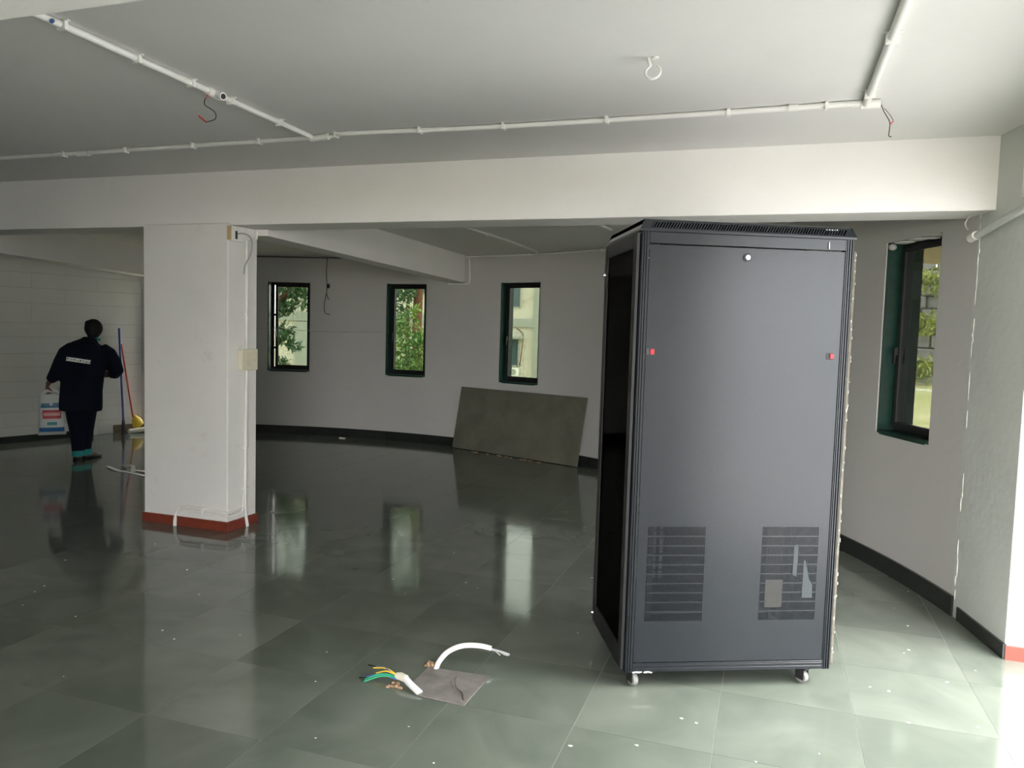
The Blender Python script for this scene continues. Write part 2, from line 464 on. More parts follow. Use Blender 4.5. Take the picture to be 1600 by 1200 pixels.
# main beam, rear beams
obj('ceiling_beam', MB().box(-12.9, 1.18, 4.835, 5.16, 2.318, ZF + 0.1), M['paint'], kind='structure', bevel=0.004)
def slant_beam(p0, p1, w, z0, z1, side):
    d = Vector((p1[0] - p0[0], p1[1] - p0[1], 0)).normalized(); n = Vector((-d.y, d.x, 0)) * side * w
    a0 = Vector((*p0, 0)); a1 = Vector((*p1, 0))
    mb = MB().add([(*(q.xy), z) for q, z in ((a0, z0), (a1, z1), (a1 + n, z1), (a0 + n, z0), (a0, 2.66), (a1, 2.66), (a1 + n, 2.66), (a0 + n, 2.66))],
                  [(3, 2, 1, 0), (4, 5, 6, 7), (0, 1, 5, 4), (1, 2, 6, 5), (2, 3, 7, 6), (3, 0, 4, 7)])
    return obj('ceiling_beam', mb, M['paint'], kind='structure')
slant_beam((-3.74, 5.10), (-3.94, 9.75), 0.22, 2.27, 2.212, 1)
slant_beam((-7.26, 5.10), (-8.33, 8.95), 0.22, 2.235, 2.205, 1)
obj('ceiling_beam', MB().box(-12.5, 1.25, 1.12, 1.445, 2.318, ZF + 0.1), M['paint'], kind='structure', bevel=0.004)
# the square column
colm = obj('column', MB().prism([(-4.665, 4.80), (-3.872, 4.80), (-3.862, 5.13), (-4.665, 5.13)], -0.1, 2.33), M['column_paint'], kind='structure', bevel=0.005)
obj('skirting_stone', MB().box(-4.675, -3.860, 4.785, 4.803, 0, 0.072), M['red_stone'], colm)
obj('skirting_stone', MB().prism([(-3.874, 4.803), (-3.858, 4.803), (-3.845, 5.135), (-3.862, 5.135)], 0, 0.072), M['red_stone'], colm)
obj('skirting_stone', MB().box(-4.677, -4.663, 4.803, 5.135, 0, 0.072), M['red_stone'], colm)

# ---------------------------------------------------------------- windows
def make_window(i, ang, z0, z1, ajar=False, half=HALF, name=None):
    a = math.radians(ang)
    x, y = cp(ang)
    w = thing(name or 'window_%d' % i, None, None, (x, y, z0), a - math.pi / 2, kind='structure')
    H = z1 - z0
    W = R0 * math.tan(math.radians(half))      # half width; local x to the clockwise side is +
    D = 0.255
    # marble lining of the sides and the sill
    obj('reveal_slab', MB().box(-W - 0.02, -W + 0.014, 0.002, D, 0, H), M['green_marble'], w)
    obj('reveal_slab', MB().box(W - 0.014, W + 0.02, 0.002, D, 0, H), M['green_marble'], w)
    obj('sill_slab', MB().box(-W + 0.014, W - 0.014, -0.006, D, -0.01, 0.016), M['green_marble'], w, bevel=0.002)
    # plaster lump at the head
    F0, F1 = 0.115, 0.165
    fw = 0.038
    x0, x1, q0, q1 = -W + 0.014, W - 0.014, 0.016, H
    mb = MB().box(x0, x0 + fw, F0, F1, q0, q1).box(x1 - fw, x1, F0, F1, q0, q1).box(x0 + fw, x1 - fw, F0, F1, q1 - fw, q1).box(x0 + fw, x1 - fw, F0, F1, q0, q0 + fw)
    obj('window_frame', mb, M['frame'], w, bevel=0.003)
    # sash, hinged on its anticlockwise side
    s = obj('sash', MB(), M['frame'], w)
    sx0, sx1, sz0, sz1 = x0 + fw - 0.008, x1 - fw + 0.008, q0 + fw - 0.008, q1 - fw + 0.008
    sw = 0.036
    L_ = sx1 - sx0
    mb = MB().box(0, sw, -0.03, 0.0, 0, sz1 - sz0).box(L_ - sw, L_, -0.03, 0, 0, sz1 - sz0).box(sw, L_ - sw, -0.03, 0, sz1 - sz0 - sw, sz1 - sz0).box(sw, L_ - sw, -0.03, 0, 0, sw)
    me = mb.mesh('sash'); me.materials.append(M['frame']); s.data = me
    s.location = (sx0, F0, sz0)
    if ajar:
        s.location = (sx0 + 0.030, F0 + 0.02, sz0)
        L_ -= 0.03
        mb = MB().box(0, sw, -0.03, 0.0, 0, sz1 - sz0).box(L_ - sw, L_, -0.03, 0, 0, sz1 - sz0).box(sw, L_ - sw, -0.03, 0, sz1 - sz0 - sw, sz1 - sz0).box(sw, L_ - sw, -0.03, 0, 0, sw)
        for zz in (0.27, 0.75):
            mb.box(-0.034, 0.0, -0.028, -0.008, zz, zz + 0.03)
        me = mb.mesh('sash'); me.materials.append(M['frame']); s.data = me
    obj('glass_pane', MB().box(sw - 0.005, L_ - sw + 0.005, -0.018, -0.014, sw - 0.005, sz1 - sz0 - sw + 0.005), M['glass'], s)
    mb = MB().box(0.010, 0.026, -0.048, -0.030, 0.50, 0.56).box(0.008, 0.028, -0.062, -0.048, 0.44, 0.552)
    obj('handle', mb, M['frame'] if not ajar else M['chrome'], s, bevel=0.003)
    return w
for i, (ang, z0, z1) in enumerate(WIN):
    make_window(i + 1, ang, z0, z1, ajar=(i == 0))
# the tall opening hidden behind the square column, it lights the floor beside it
dr = thing('door_1', None, None, cp(119.45, R0, 0.12), math.radians(29.45), kind='structure')
W = 0.232
mb = MB().box(-W, -W + 0.05, 0.1, 0.16, 0, 2.0).box(W - 0.05, W, 0.1, 0.16, 0, 2.0).box(-W + 0.05, W - 0.05, 0.1, 0.16, 1.95, 2.0).box(-W + 0.05, W - 0.05, 0.1, 0.16, 0, 0.06)
obj('door_frame', mb, M['frame'], dr)
obj('glass_pane', MB().box(-W + 0.045, W - 0.045, 0.128, 0.133, 0.05, 1.96), M['clear'], dr)

# paint drips down the corner beside the pier and on the head of window_6
mb = MB()
rr = random.Random(3)
z = 0.1
while z < 2.3:
    h = rr.uniform(0.03, 0.16)
    a = rr.uniform(15.42, 15.56)
    p = Vector(cp(a, R0 - 0.004, z))
    if rr.random() < 0.7: mb.tube([p, p + Vector((0, 0, h * 0.5)), p + Vector((0, 0, h))], [0.001, rr.uniform(0.0015, 0.0055), 0.001], 6)
    z += h * rr.uniform(0.7, 1.0)
obj('trim_1', mb, M['paint_white'], kind='structure')
mb = MB()
for k in range(7):
    a = 24.4 - k * 0.72
    mb.ball(cp(a, R0 + 0.02 + 0.02 * (k % 2), 2.270 - 0.004 * (k % 3) - (0.025 if k == 0 else 0)), 0.055 if k else 0.028, 0.03, 0.010 + (0.014 if k == 0 else 0), 10, 6)
obj('trim_2', mb, M['rear_dim_paint'], kind='structure')
# ---------------------------------------------------------------- the network rack
rack = thing('server_rack', 'tall dark grey network cabinet on casters standing on the stone floor', 'server rack', (-0.555, 3.348, 0), math.radians(24.6))
RL, RW, RB, RT = 0.965, 0.60, 0.08, 2.035
def post_profile(fx, fy):
    # ridged aluminium corner post, mirrored to each corner
    prof = [(0, 0.032), (0, -0.003), (0.005, -0.008), (0.008, -0.008), (0.0095, -0.002), (0.0125, -0.002), (0.014, -0.008), (0.019, -0.008), (0.0205, -0.002), (0.0235, -0.002), (0.025, -0.008), (0.030, -0.008), (0.0315, -0.004), (0.036, -0.004), (0.036, 0.032)]
    q = [(RL - x if fx else x, RW - y if fy else y) for x, y in prof]
    return q[::-1] if fx != fy else q
for fx in (0, 1):
    for fy in (0, 1):
        obj('corner_post', MB().prism(post_profile(fx, fy), RB, RT), M['rack'], rack)
PX0, PX1, PZ0, PZ1 = 0.039, RL - 0.039, 0.124, 1.980
V = [(0.083, 0.347), (0.612, 0.878)]
VZ0, VZ1 = 0.312, 0.742
for side in (0, 1):
    def yb(a, b):
        return (a, b) if side == 0 else (RW - b, RW - a)
    y0, y1 = yb(-0.004, 0.02)
    obj('top_rail', MB().box(0.036, RL - 0.036, y0, y1, 1.985, RT), M['rack'], rack, bevel=0.002)
    mb = MB().box(0.036, RL - 0.036, y0, y1, RB, 0.120)
    y0, y1 = yb(-0.008, -0.003)
    mb.box(0.040, RL - 0.040, y0, y1, 0.108, 0.113).box(0.040, RL - 0.040, y0, y1, 0.090, 0.098)
    obj('bottom_rail', mb, M['rack'], rack, bevel=0.001)
    y0, y1 = yb(-0.0015, 0.0015)
    mb = MB()
    mb.box(PX0, V[0][0], y0, y1, PZ0, PZ1).box(V[0][1], V[1][0], y0, y1, PZ0, PZ1).box(V[1][1], PX1, y0, y1, PZ0, PZ1)
    for a, b in V:
        mb.box(a, b, y0, y1, PZ0, VZ0).box(a, b, y0, y1, VZ1, PZ1)
    sp = obj('side_panel', mb, M['rack'], rack)
    for a, b in V:
        mb = MB()
        n = 46
        for k in range(n + 1):
            x = a + (b - a) * k / n
            mb.box(x - 0.0014, x + 0.0014, y0, y1 - 0.0004, VZ0, VZ1)
        for k in range(1, 10):
            z = VZ0 + (VZ1 - VZ0) * k / 10
            mb.box(a, b, y0 - 0.0010 * (1 - side), y1, z - 0.0032, z + 0.0032)
        obj('vent_grille', mb, M['rack'], sp)
    if side == 0:
        mb = MB().cyl((0.477, -0.0015, 1.939), (0, -1, 0), 0.018, 0.006, 20)
        lk = obj('lock', mb, M['black'], sp)
        obj('lock_barrel', MB().cyl((0.477, -0.007, 1.939), (0, -1, 0), 0.0105, 0.006, 16), M['chrome'], sp, label='bright metal lock barrel')
        for x in (0.063, 0.886):
            mb = MB().box(x - 0.022, x + 0.014, -0.003, 0.0, 1.502, 1.532)
            l_ = obj('latch_recess', mb, M['grey_tape'], sp, bevel=0.001)
            obj('latch', MB().box(x - 0.006, x + 0.013, -0.009, -0.002, 1.505, 1.529), M['red'], sp, bevel=0.002, label='red sliding latch')
        obj('backing_paper', MB().box(0.640, 0.716, 0.004, 0.006, 0.375, 0.735), M['brown_tape'], sp, label='brown paper behind the vent slots')
        obj('backing_paper', MB().box(0.637, 0.718, -0.0032, -0.0025, 0.372, 0.50), M['brown_tape'], sp, label='brown paper patch over the vent slots')
        obj('tape_strip', MB().add([(0.762, -0.003, 0.522), (0.782, -0.003, 0.512), (0.785, -0.003, 0.655), (0.776, -0.003, 0.665), (0.765, -0.003, 0.652)], [(0, 1, 2, 3, 4)]), M['grey_tape'], sp)
        obj('tape_strip', MB().add([(0.812, -0.003, 0.415), (0.862, -0.003, 0.415), (0.860, -0.003, 0.475), (0.843, -0.003, 0.50), (0.822, -0.003, 0.588), (0.813, -0.003, 0.588)], [(0, 1, 2, 3, 4, 5)]), M['grey_tape'], sp)
# vented lid
Z0, Z1, Z2, IN = RT, RT + 0.010, RT + 0.050, 0.016
def lid_rect(z, i): return [(-0.008 + i, -0.012 + i, z), (RL + 0.008 - i, -0.012 + i, z), (RL + 0.008 - i, RW + 0.012 - i, z), (-0.008 + i, RW + 0.012 - i, z)]
mb = MB().add(lid_rect(Z0, 0) + lid_rect(Z1, 0), [(3, 2, 1, 0), (0, 1, 5, 4), (1, 2, 6, 5), (2, 3, 7, 6), (3, 0, 4, 7)])
mb.add(lid_rect(Z1, 0) + lid_rect(Z2, IN) + lid_rect(Z2 + 0.004, IN + 0.006), [(1, 2, 6, 5), (2, 3, 7, 6), (4, 5, 9, 8), (5, 6, 10, 9), (6, 7, 11, 10), (7, 4, 8, 11), (8, 9, 10, 11)])
lid = obj('lid', mb, M['rack'], rack)
mb = MB().add([(-0.004, -0.009, Z1), (RL + 0.004, -0.009, Z1), (RL - 0.012, -0.009 + IN, Z2), (0.012, -0.009 + IN, Z2)], [(0, 1, 2, 3)])
mb.add([(-0.005, -0.004, Z1), (-0.005 + IN, 0.014, Z2), (-0.005 + IN, RW - 0.014, Z2), (-0.005, RW + 0.004, Z1)], [(0, 1, 2, 3)])
obj('vent_backing', mb, M['void'], lid)
def slope(s, t, o=0.0):
    # point on the sloping long side of the lid; t 0..1 up the slope, o lifts it off
    return (s, -0.012 + IN * t - o * 0.8, Z1 + (Z2 - Z1) * t + o * 0.6)
mb = MB()
def quad(a0, b0, a1, b1, t0, t1):
    mb.add([slope(a0, t0), slope(b0, t0), slope(b1, t1), slope(a1, t1)], [(0, 1, 2, 3)])
quad(-0.008, RL + 0.008, -0.002, RL + 0.002, 0.0, 0.16)
quad(0.010, RL - 0.010, 0.014, RL - 0.014, 0.80, 1.0)
quad(-0.004, 0.040, 0.006, 0.056, 0.16, 0.80); quad(RL - 0.050, RL + 0.004, RL - 0.034, RL - 0.006, 0.16, 0.80)
n = 70
for k in range(n):
    x = 0.043 + (RL - 0.096) * k / n
    quad(x, x + 0.0066, x + 0.016, x + 0.0226, 0.16, 0.80)
mb.add([(-0.008, -0.012, Z1), (-0.008, RW + 0.012, Z1), (0.014, RW - 0.010, Z2), (0.014, 0.010, Z2)], [(0, 1, 2, 3)])
obj('vent_bars', mb, M['rack'], lid)
# glazed front door (narrow dark side), open rack inside
mb = MB().box(-0.020, -0.002, 0.004, 0.052, 0.09, 2.03).box(-0.020, -0.002, 0.552, 0.600, 0.09, 2.03).box(-0.020, -0.002, 0.052, 0.552, 1.965, 2.03).box(-0.020, -0.002, 0.052, 0.552, 0.09, 0.19)
fd = obj('front_door', mb, M['rack_dark'], rack, bevel=0.003)
obj('door_glass', MB().box(-0.014, -0.010, 0.050, 0.554, 0.188, 1.967), M['rack_glass'], fd)
for z in (0.135, 1.885):
    obj('door_bolt', MB().cyl((-0.020, 0.588, z), (-1, 0, 0), 0.010, 0.010, 14, 0.007), M['chrome'], fd, label='bright metal door bolt')
obj('hinge_tab', MB().box(-0.016, -0.006, 0.600, 0.622, 1.82, 1.94), M['rack_dark'], fd, bevel=0.002)
obj('rear_door', MB().box(RL + 0.002, RL + 0.017, 0.0, RW, 0.10, 1.985), M['rack_edge'], rack, bevel=0.003, label='dusty rear door edge with paint drips')
mb = MB(); rr = random.Random(5)
for k in range(40):
    z = rr.uniform(0.15, 1.97); mb.ball((RL + 0.012 + rr.uniform(-0.004, 0.006), rr.uniform(-0.002, 0.002), z), 0.0018, 0.0015, rr.uniform(0.003, 0.009), 6, 4)
mb.ball((RL - 0.118, -0.010, 2.005), 0.0022, 0.002, 0.018, 6, 5)
for k in range(12):
    mb.ball((RL - 0.118 + rr.uniform(-0.01, 0.04), 0.004, 2.075 + rr.uniform(-0.003, 0.002)), 0.004, 0.004, 0.003, 6, 4)
for k in range(16):
    mb.ball((rr.uniform(0.04, 0.13), -0.004, RB + rr.uniform(-0.003, 0.002)), rr.uniform(0.004, 0.012), 0.003, 0.003, 6, 4)
obj('paint_drips', mb, M['paint_white'], rack, kind='stuff', label='white paint drips')
obj('base_plate', MB().box(0.01, RL - 0.01, 0.012, RW - 0.012, RB + 0.002, RB + 0.010), M['rack_dark'], rack)
obj('top_plate', MB().box(0.01, RL - 0.01, 0.012, RW - 0.012, RT - 0.010, RT - 0.002), M['rack_dark'], rack)
for x in (0.10, 0.75):
    for y in (0.06, RW - 0.085):
        mb = MB().box(x, x + 0.003, y, y + 0.025, RB + 0.01, RT - 0.01).box(x, x + 0.03, y, y + 0.003, RB + 0.01, RT - 0.01)
        obj('mounting_rail', mb, M['rack_dark'], rack)
for x, y, tw in ((0.055, 0.035, 0.35), (0.858, 0.030, 0.5), (0.055, RW - 0.05, 0.9), (0.87, RW - 0.06, 2.2)):
    Rm = Matrix.Translation((x, y, 0)) @ Matrix.Rotation(tw, 4, 'Z')
    mb = MB().box(-0.030, 0.030, -0.030, 0.030, 0.074, 0.080, Rm).box(-0.020, -0.016, -0.014, 0.030, 0.020, 0.074, Rm).box(0.016, 0.020, -0.014, 0.030, 0.020, 0.074, Rm)
    mb.cyl(Rm @ Vector((-0.024, 0.008, 0.030)), (math.cos(tw), math.sin(tw), 0), 0.006, 0.048, 10)
    c_ = obj('caster', mb, M['black'], rack, bevel=0.0)
    w_ = MB().tube([Rm @ Vector((q, 0.008, 0.030)) for q in (-0.013, -0.010, 0.010, 0.013)], [0.026, 0.030, 0.030, 0.026], 20)
    obj('wheel', w_, M['rubber'], c_)

# ---------------------------------------------------------------- floor hatch and cut cables
h = tag(obj('floor_hatch', MB().prism([(-1.455, 3.015), (-1.375, 2.945), (-1.158, 2.935), (-1.153, 3.238), (-1.453, 3.215)], 0.0005, 0.006), M['hatch'], bevel=0.001),
        'square dark grey stone hatch set flat in the floor between two cut cables', 'floor hatch')
obj('bent_wire', MB().tube(smooth_path([(-1.290, 3.165, 0.009), (-1.275, 3.11, 0.018), (-1.245, 3.06, 0.012), (-1.205, 3.03, 0.010), (-1.175, 2.975, 0.008)]), 0.0022, 6), M['wire_brown'], h, label='thin bent wire lying on the hatch')
root = thing('armoured_cable', 'thick white cable arching up beside the hatch, ending in grey wires', 'cable', (-1.42, 3.225, 0))
pts = smooth_path([(-1.415, 3.215, 0.0), (-1.405, 3.235, 0.035), (-1.375, 3.27, 0.072), (-1.32, 3.31, 0.092), (-1.25, 3.345, 0.090), (-1.195, 3.365, 0.078)])
obj('sheath', MB().tube(pts, 0.0125, 12), M['cable_white'], root, world_xyz=True)
rr = random.Random(2)
for k in range(6):
    d = Vector((rr.uniform(0.045, 0.085), rr.uniform(0.0, 0.03), rr.uniform(-0.035, -0.012)))
    p = Vector((-1.195, 3.365 + rr.uniform(-0.006, 0.006), 0.078 + rr.uniform(-0.006, 0.006)))
    obj('core_wire', MB().tube([p - Vector((0.01, 0.003, 0)), p + d * 0.5 + Vector((0, 0, 0.004)), p + d], 0.0026, 6), M['wire_grey'], root, world_xyz=True)
mb = MB()
for k in range(22):
    mb.ball((-1.455 + rr.uniform(-0.02, 0.045), 3.235 + rr.uniform(-0.015, 0.015), rr.uniform(0.0, 0.018)), rr.uniform(0.006, 0.012), None, rr.uniform(0.005, 0.009), 6, 4)
tag(obj('foam_crumbs', mb, M['foam'], kind='stuff'), 'tan crumbs of foam around the foot of the arching white cable', 'foam')
root = thing('stripped_cable', 'short white taped cable lying by the hatch with coloured wires splayed out', 'cable', (-1.45, 2.99, 0))
pts = [(-1.375, 2.962, 0.006), (-1.43, 2.985, 0.024), (-1.475, 3.015, 0.034)]
obj('sheath', MB().tube(smooth_path(pts), 0.0145, 12), M['cable_white'], root, world_xyz=True)
obj('tape_wrap', MB().tube([(-1.468, 3.012, 0.033), (-1.50, 3.024, 0.034), (-1.522, 3.028, 0.030)], [0.0165, 0.0175, 0.015], 10), M['bristle'], root, world_xyz=True, label='cream tape wrap')
for k, (mn, dz, e) in enumerate((('wire_yellow', 0.036, (-1.655, 3.055, 0.034)), ('wire_yellow', 0.030, (-1.63, 3.035, 0.022)), ('wire_green', 0.026, (-1.66, 2.985, 0.008)), ('wire_green', 0.020, (-1.655, 2.970, 0.006)), ('wire_green', 0.024, (-1.66, 3.0, 0.014)), ('wire_blue', 0.036, (-1.645, 3.062, 0.038)), ('wire_blue', 0.022, (-1.672, 2.995, 0.012)))):
    p = (-1.515, 3.025 - 0.002 * k, 0.034 - 0.002 * k)
    m_ = ((p[0] + e[0]) / 2, (p[1] + e[1]) / 2 + 0.006, dz + 0.010)
    obj('core_wire', MB().tube(smooth_path([p, m_, e]), 0.0034, 6), M[mn], root, world_xyz=True, label={'wire_yellow': 'yellow core wire', 'wire_green': 'green core wire', 'wire_blue': 'blue core wire'}[mn])
for k, e in enumerate(((-1.688, 3.07, 0.036), (-1.69, 2.99, 0.010))):
    p = ((-1.60, 3.055, 0.040), (-1.655, 2.995, 0.013))[k]
    obj('core_wire', MB().tube([p, e], 0.0042, 6), M['black'], root, world_xyz=True, label='black wire end')
mb = MB()
for k in range(16):
    mb.ball((-1.50 + rr.uniform(-0.04, 0.03), 2.985 + rr.uniform(-0.02, 0.02), rr.uniform(0.0, 0.01)), rr.uniform(0.005, 0.011), None, 0.006, 6, 4)
tag(obj('foam_crumbs', mb, M['foam'], kind='stuff'), 'tan crumbs of foam beneath the coloured wires of the stripped cable', 'foam')

# flecks of white paint dropped on the stone
mb = MB(); rr = random.Random(11)
FL = [(-0.28, 3.18), (0.02, 2.95), (-0.66, 2.80), (-0.36, 2.62), (-0.10, 2.62), (0.25, 3.1), (0.62, 3.5), (0.86, 4.0), (1.02, 4.2), (0.55, 3.0), (-1.86, 2.9), (-2.5, 3.2), (-3.1, 3.6), (-2.9, 3.1), (-1.1, 2.5), (-0.9, 3.9), (-2.2, 4.3), (0.75, 4.35), (0.72, 4.30), (-1.3, 2.7), (-0.42, 2.9), (-0.5, 2.66), (-0.46, 2.645)]
FL += [(rr.uniform(-4.5, 1.0), rr.uniform(2.3, 5.5)) for _ in range(34)]
for x, y in FL:
    if -0.9 < x < 0.4 and 3.2 < y < 4.4: continue
    r_ = rr.uniform(0.003, 0.009); n = 7; ph = rr.uniform(0, 6)
    e = rr.uniform(0.4, 1.0)
    mb.add([(x + r_ * math.cos(ph + 2 * math.pi * k / n) * rr.uniform(0.8, 1.2), y + e * r_ * math.sin(ph + 2 * math.pi * k / n) * rr.uniform(0.8, 1.2), 0.0006) for k in range(n)], [tuple(range(n))])
tag(obj('paint_flecks', mb, M['paint_white'], kind='stuff'), 'small white paint flecks scattered over the polished stone floor', 'paint flecks')

# ---------------------------------------------------------------- leaning stone slab
T1, T2 = Vector((-3.925, 9.600, 0.815)), Vector((-2.035, 8.918, 0.815))
B1, B2 = Vector((-4.000, 9.500, 0.0)), Vector((-2.110, 8.818, 0.0))
nn = (B2 - B1).cross(T1 - B1).normalized()
if nn.y > 0: nn = -nn
th = nn * 0.020
lift = Vector((0, 0, 0.005))
mb = MB().add([p + lift for p in (B1, B2, T2, T1, B1 + th, B2 + th, T2 + th, T1 + th)], [(0, 3, 2, 1), (4, 5, 6, 7), (0, 1, 5, 4), (1, 2, 6, 5), (2, 3, 7, 6), (3, 0, 4, 7)])
tag(obj('stone_slab', mb, M['slab'], bevel=0.003), 'large rectangular grey green stone slab leaning against the curved wall under a window', 'stone slab')
tag(obj('paint_scrap', MB().box(-0.05, 0.05, -0.015, 0.015, 0, 0.012, Matrix.Translation((-5.70, 9.50, 0.0)) @ Matrix.Rotation(-0.1, 4, 'Z')), M['paint_white'], bevel=0.004),
    'small white scrap on the floor at the foot of the curved wall', 'scrap')
mb = MB()
for k in range(14):
    p = B1.lerp(B2, rr.uniform(0.2, 0.75)) - Vector((0.02, 0.06 + rr.uniform(0, 0.05), 0))
    mb.ball((p.x, p.y, 0.004), rr.uniform(0.01, 0.035), rr.uniform(0.006, 0.014), 0.006, 6, 4)
tag(obj('plaster_rubble', mb, M['foam'], kind='stuff'), 'crumbs of rubble along the foot of the leaning stone slab', 'rubble')

# ---------------------------------------------------------------- conduits and wires
def clip(p, along, parent, r, up=(0, 0, 1)):
    a = Vector(along).normalized(); u = Vector(up); s_ = a.cross(u)
    p = Vector(p)
    m_ = Matrix((( a.x, s_.x, u.x, p.x), (a.y, s_.y, u.y, p.y), (a.z, s_.z, u.z, p.z), (0, 0, 0, 1)))
    mb = MB().box(-0.008, 0.008, -r - 0.006, r + 0.006, -r - 0.006, r + 0.001, m_)
    mb.box(-0.007, 0.007, -r - 0.018, r + 0.018, r - 0.003, r + 0.001, m_)
    obj('pipe_clip', mb, M['white_plastic'], parent, world_xyz=True, bevel=0.001)
ZC = 2.699
def run(name, label, pts, r, clips, along, group=None, mat_='white_plastic', up=(0, 0, 1)):
    root = thing(name, label, 'conduit', pts[0], group=group)
    obj('pipe', MB().tube(pts, r, 12), M[mat_], root, world_xyz=True)
    for c in clips: clip(c, along, root, r, up)
    return root
m1 = run('conduit', 'long white conduit clipped across the front ceiling above the main beam', smooth_path([(-7.5, 4.06, ZC), (-4.6, 4.055, ZC), (-2.63, 4.02, ZC), (-2.4, 3.975, ZC), (-1.45, 4.02, ZC - 0.002), (-0.26, 4.02, ZC), (0.33, 4.0, ZC)]), 0.0135,
         [(x, y, ZC) for x, y in ((-5.3, 4.055), (-4.61, 4.055), (-4.07, 4.045), (-3.52, 4.035), (-3.02, 4.03), (-2.46, 3.985), (-1.93, 4.0), (-1.44, 4.02), (-0.87, 4.02), (-0.26, 4.02), (0.19, 4.005))], (1, 0, 0))
for x in (0.02, 0.30, -4.66):
    obj('coupling', MB().cyl((x, 4.008 if x > -1 else 4.055, ZC), (1, 0, 0), 0.0165, 0.045, 12), M['white_plastic'], m1, world_xyz=True)
m2 = run('conduit', 'short white ceiling conduit with a cut socket and loose red wire', [(-2.60, 1.45, ZC), (-2.62, 2.8, ZC), (-2.635, 3.995, ZC)], 0.0145,
         [(-2.607, 2.29, ZC), (-2.615, 2.66, ZC), (-2.622, 2.99, ZC), (-2.625, 3.27, ZC), (-2.63, 3.68, ZC)], (0, 1, 0))
mb = MB().cyl((-2.625, 3.10, ZC - 0.002), (0, 1, 0), 0.022, 0.09, 14).cyl((-2.60, 3.15, ZC - 0.01), (1, -0.25, -0.3), 0.019, 0.038, 14)
obj('junction_box', mb, M['white_plastic'], m2, world_xyz=True)
obj('box_mouth', MB().cyl((-2.565, 3.141, ZC - 0.0215), (1, -0.25, -0.3), 0.013, 0.003, 12), M['black'], m2, world_xyz=True, label='dark open mouth of the box')
obj('red_wire', MB().tube(smooth_path([(-2.63, 3.10, ZC - 0.02), (-2.60, 3.08, ZC - 0.035), (-2.61, 3.07, ZC - 0.05)]), 0.002, 6), M['wire_red'], m2, world_xyz=True)
obj('hanging_wire', MB().tube(smooth_path([(-2.61, 3.07, ZC - 0.05), (-2.62, 3.08, ZC - 0.075), (-2.58, 3.10, ZC - 0.105), (-2.585, 3.11, ZC - 0.135), (-2.63, 3.10, ZC - 0.150)]), 0.0022, 6), M['black'], m2, world_xyz=True, label='black hanging wire')
obj('red_wire', MB().tube([(-2.63, 3.10, ZC - 0.150), (-2.665, 3.09, ZC - 0.120)], 0.004, 6), M['wire_red'], m2, world_xyz=True)
obj('tape_end', MB().cyl((-2.598, 2.24, ZC - 0.005), (0.4, -0.6, -0.4), 0.008, 0.014, 10), M['wire_blue'], m2, world_xyz=True, label='dark blue tape end')
obj('coupling', MB().tube([(-2.65, 4.02, ZC - 0.006), (-2.52, 4.00, ZC - 0.004)], 0.019, 12), M['white_plastic'], m2, world_xyz=True)
m3 = run('conduit', 'thicker white ceiling conduit joining the long one at a corner box', [(0.352, -0.8, ZC - 0.003), (0.358, 2.2, ZC - 0.003), (0.362, 4.01, ZC - 0.003)], 0.0175, [(0.361, 3.16, ZC - 0.003), (0.362, 3.84, ZC - 0.003)], (0, 1, 0))
obj('corner_box', MB().cyl((0.34, 4.012, ZC - 0.004), (1, 0, 0), 0.021, 0.085, 14), M['white_plastic'], m3, world_xyz=True)
obj('box_mouth', MB().cyl((0.424, 4.012, ZC - 0.004), (1, 0, 0), 0.014, 0.003, 12), M['grey_tape'], m3, world_xyz=True)
obj('hanging_wire', MB().tube(smooth_path([(0.425, 4.01, ZC - 0.004), (0.44, 4.0, ZC - 0.045), (0.465, 4.0, ZC - 0.09), (0.468, 4.0, ZC - 0.12), (0.466, 4.0, ZC - 0.155), (0.478, 4.0, ZC - 0.162)]), 0.0022, 6), M['wire_brown'], m3, world_xyz=True)
obj('hanging_wire', MB().tube(smooth_path([(0.44, 4.0, ZC - 0.03), (0.465, 4.0, ZC - 0.06), (0.482, 4.0, ZC - 0.088)]), 0.0014, 6), M['wire_brown'], m3, world_xyz=True)
obj('red_wire', MB().tube([(0.468, 4.0, ZC - 0.105), (0.482, 4.0, ZC - 0.09)], 0.0028, 6), M['wire_red'], m3, world_xyz=True)
# socket left on the long run
mb = MB().cyl((-4.49, 4.05, ZC - 0.006), (1, 0, 0), 0.018, 0.10, 12)
obj('open_socket', mb, M['white_plastic'], m1, world_xyz=True)
obj('hanging_wire', MB().tube(smooth_path([(-4.40, 4.04, ZC - 0.01), (-4.33, 4.0, ZC - 0.022), (-4.28, 3.98, ZC - 0.03)]), 0.003, 6), M['white_plastic'], m1, world_xyz=True)
# rear bay
run('conduit', 'thin conduit on the rear ceiling running back to the curved wall', smooth_path([(-2.84, 6.3, 2.563), (-2.80, 7.2, 2.563), (-2.76, 8.0, 2.563), (-2.77, 8.9, 2.563), (-2.80, 9.25, 2.55)]), 0.0115, [(-2.79, 7.4, 2.563), (-2.76, 8.4, 2.563)], (0, 1, 0))
obj_ = run('conduit', 'thin dark edged conduit following the top of the curved wall', [cp(a, R0 - 0.016, 2.555) for a in range(79, 45, -2)], 0.010, [cp(70, R0 - 0.016, 2.555), cp(60, R0 - 0.016, 2.555)], (0.9, -0.4, 0))
run('conduit', 'grey cable dropping down the end of the rear beam', smooth_path([cp(78.6, R0 - 0.014, 2.55), cp(78.5, R0 - 0.014, 2.4), cp(78.5, R0 - 0.014, 2.22), cp(79.2, R0 - 0.014, 2.195), cp(81.5, R0 - 0.014, 2.20)], 5), 0.008, [], (0, 0, 1), mat_='white_plastic')
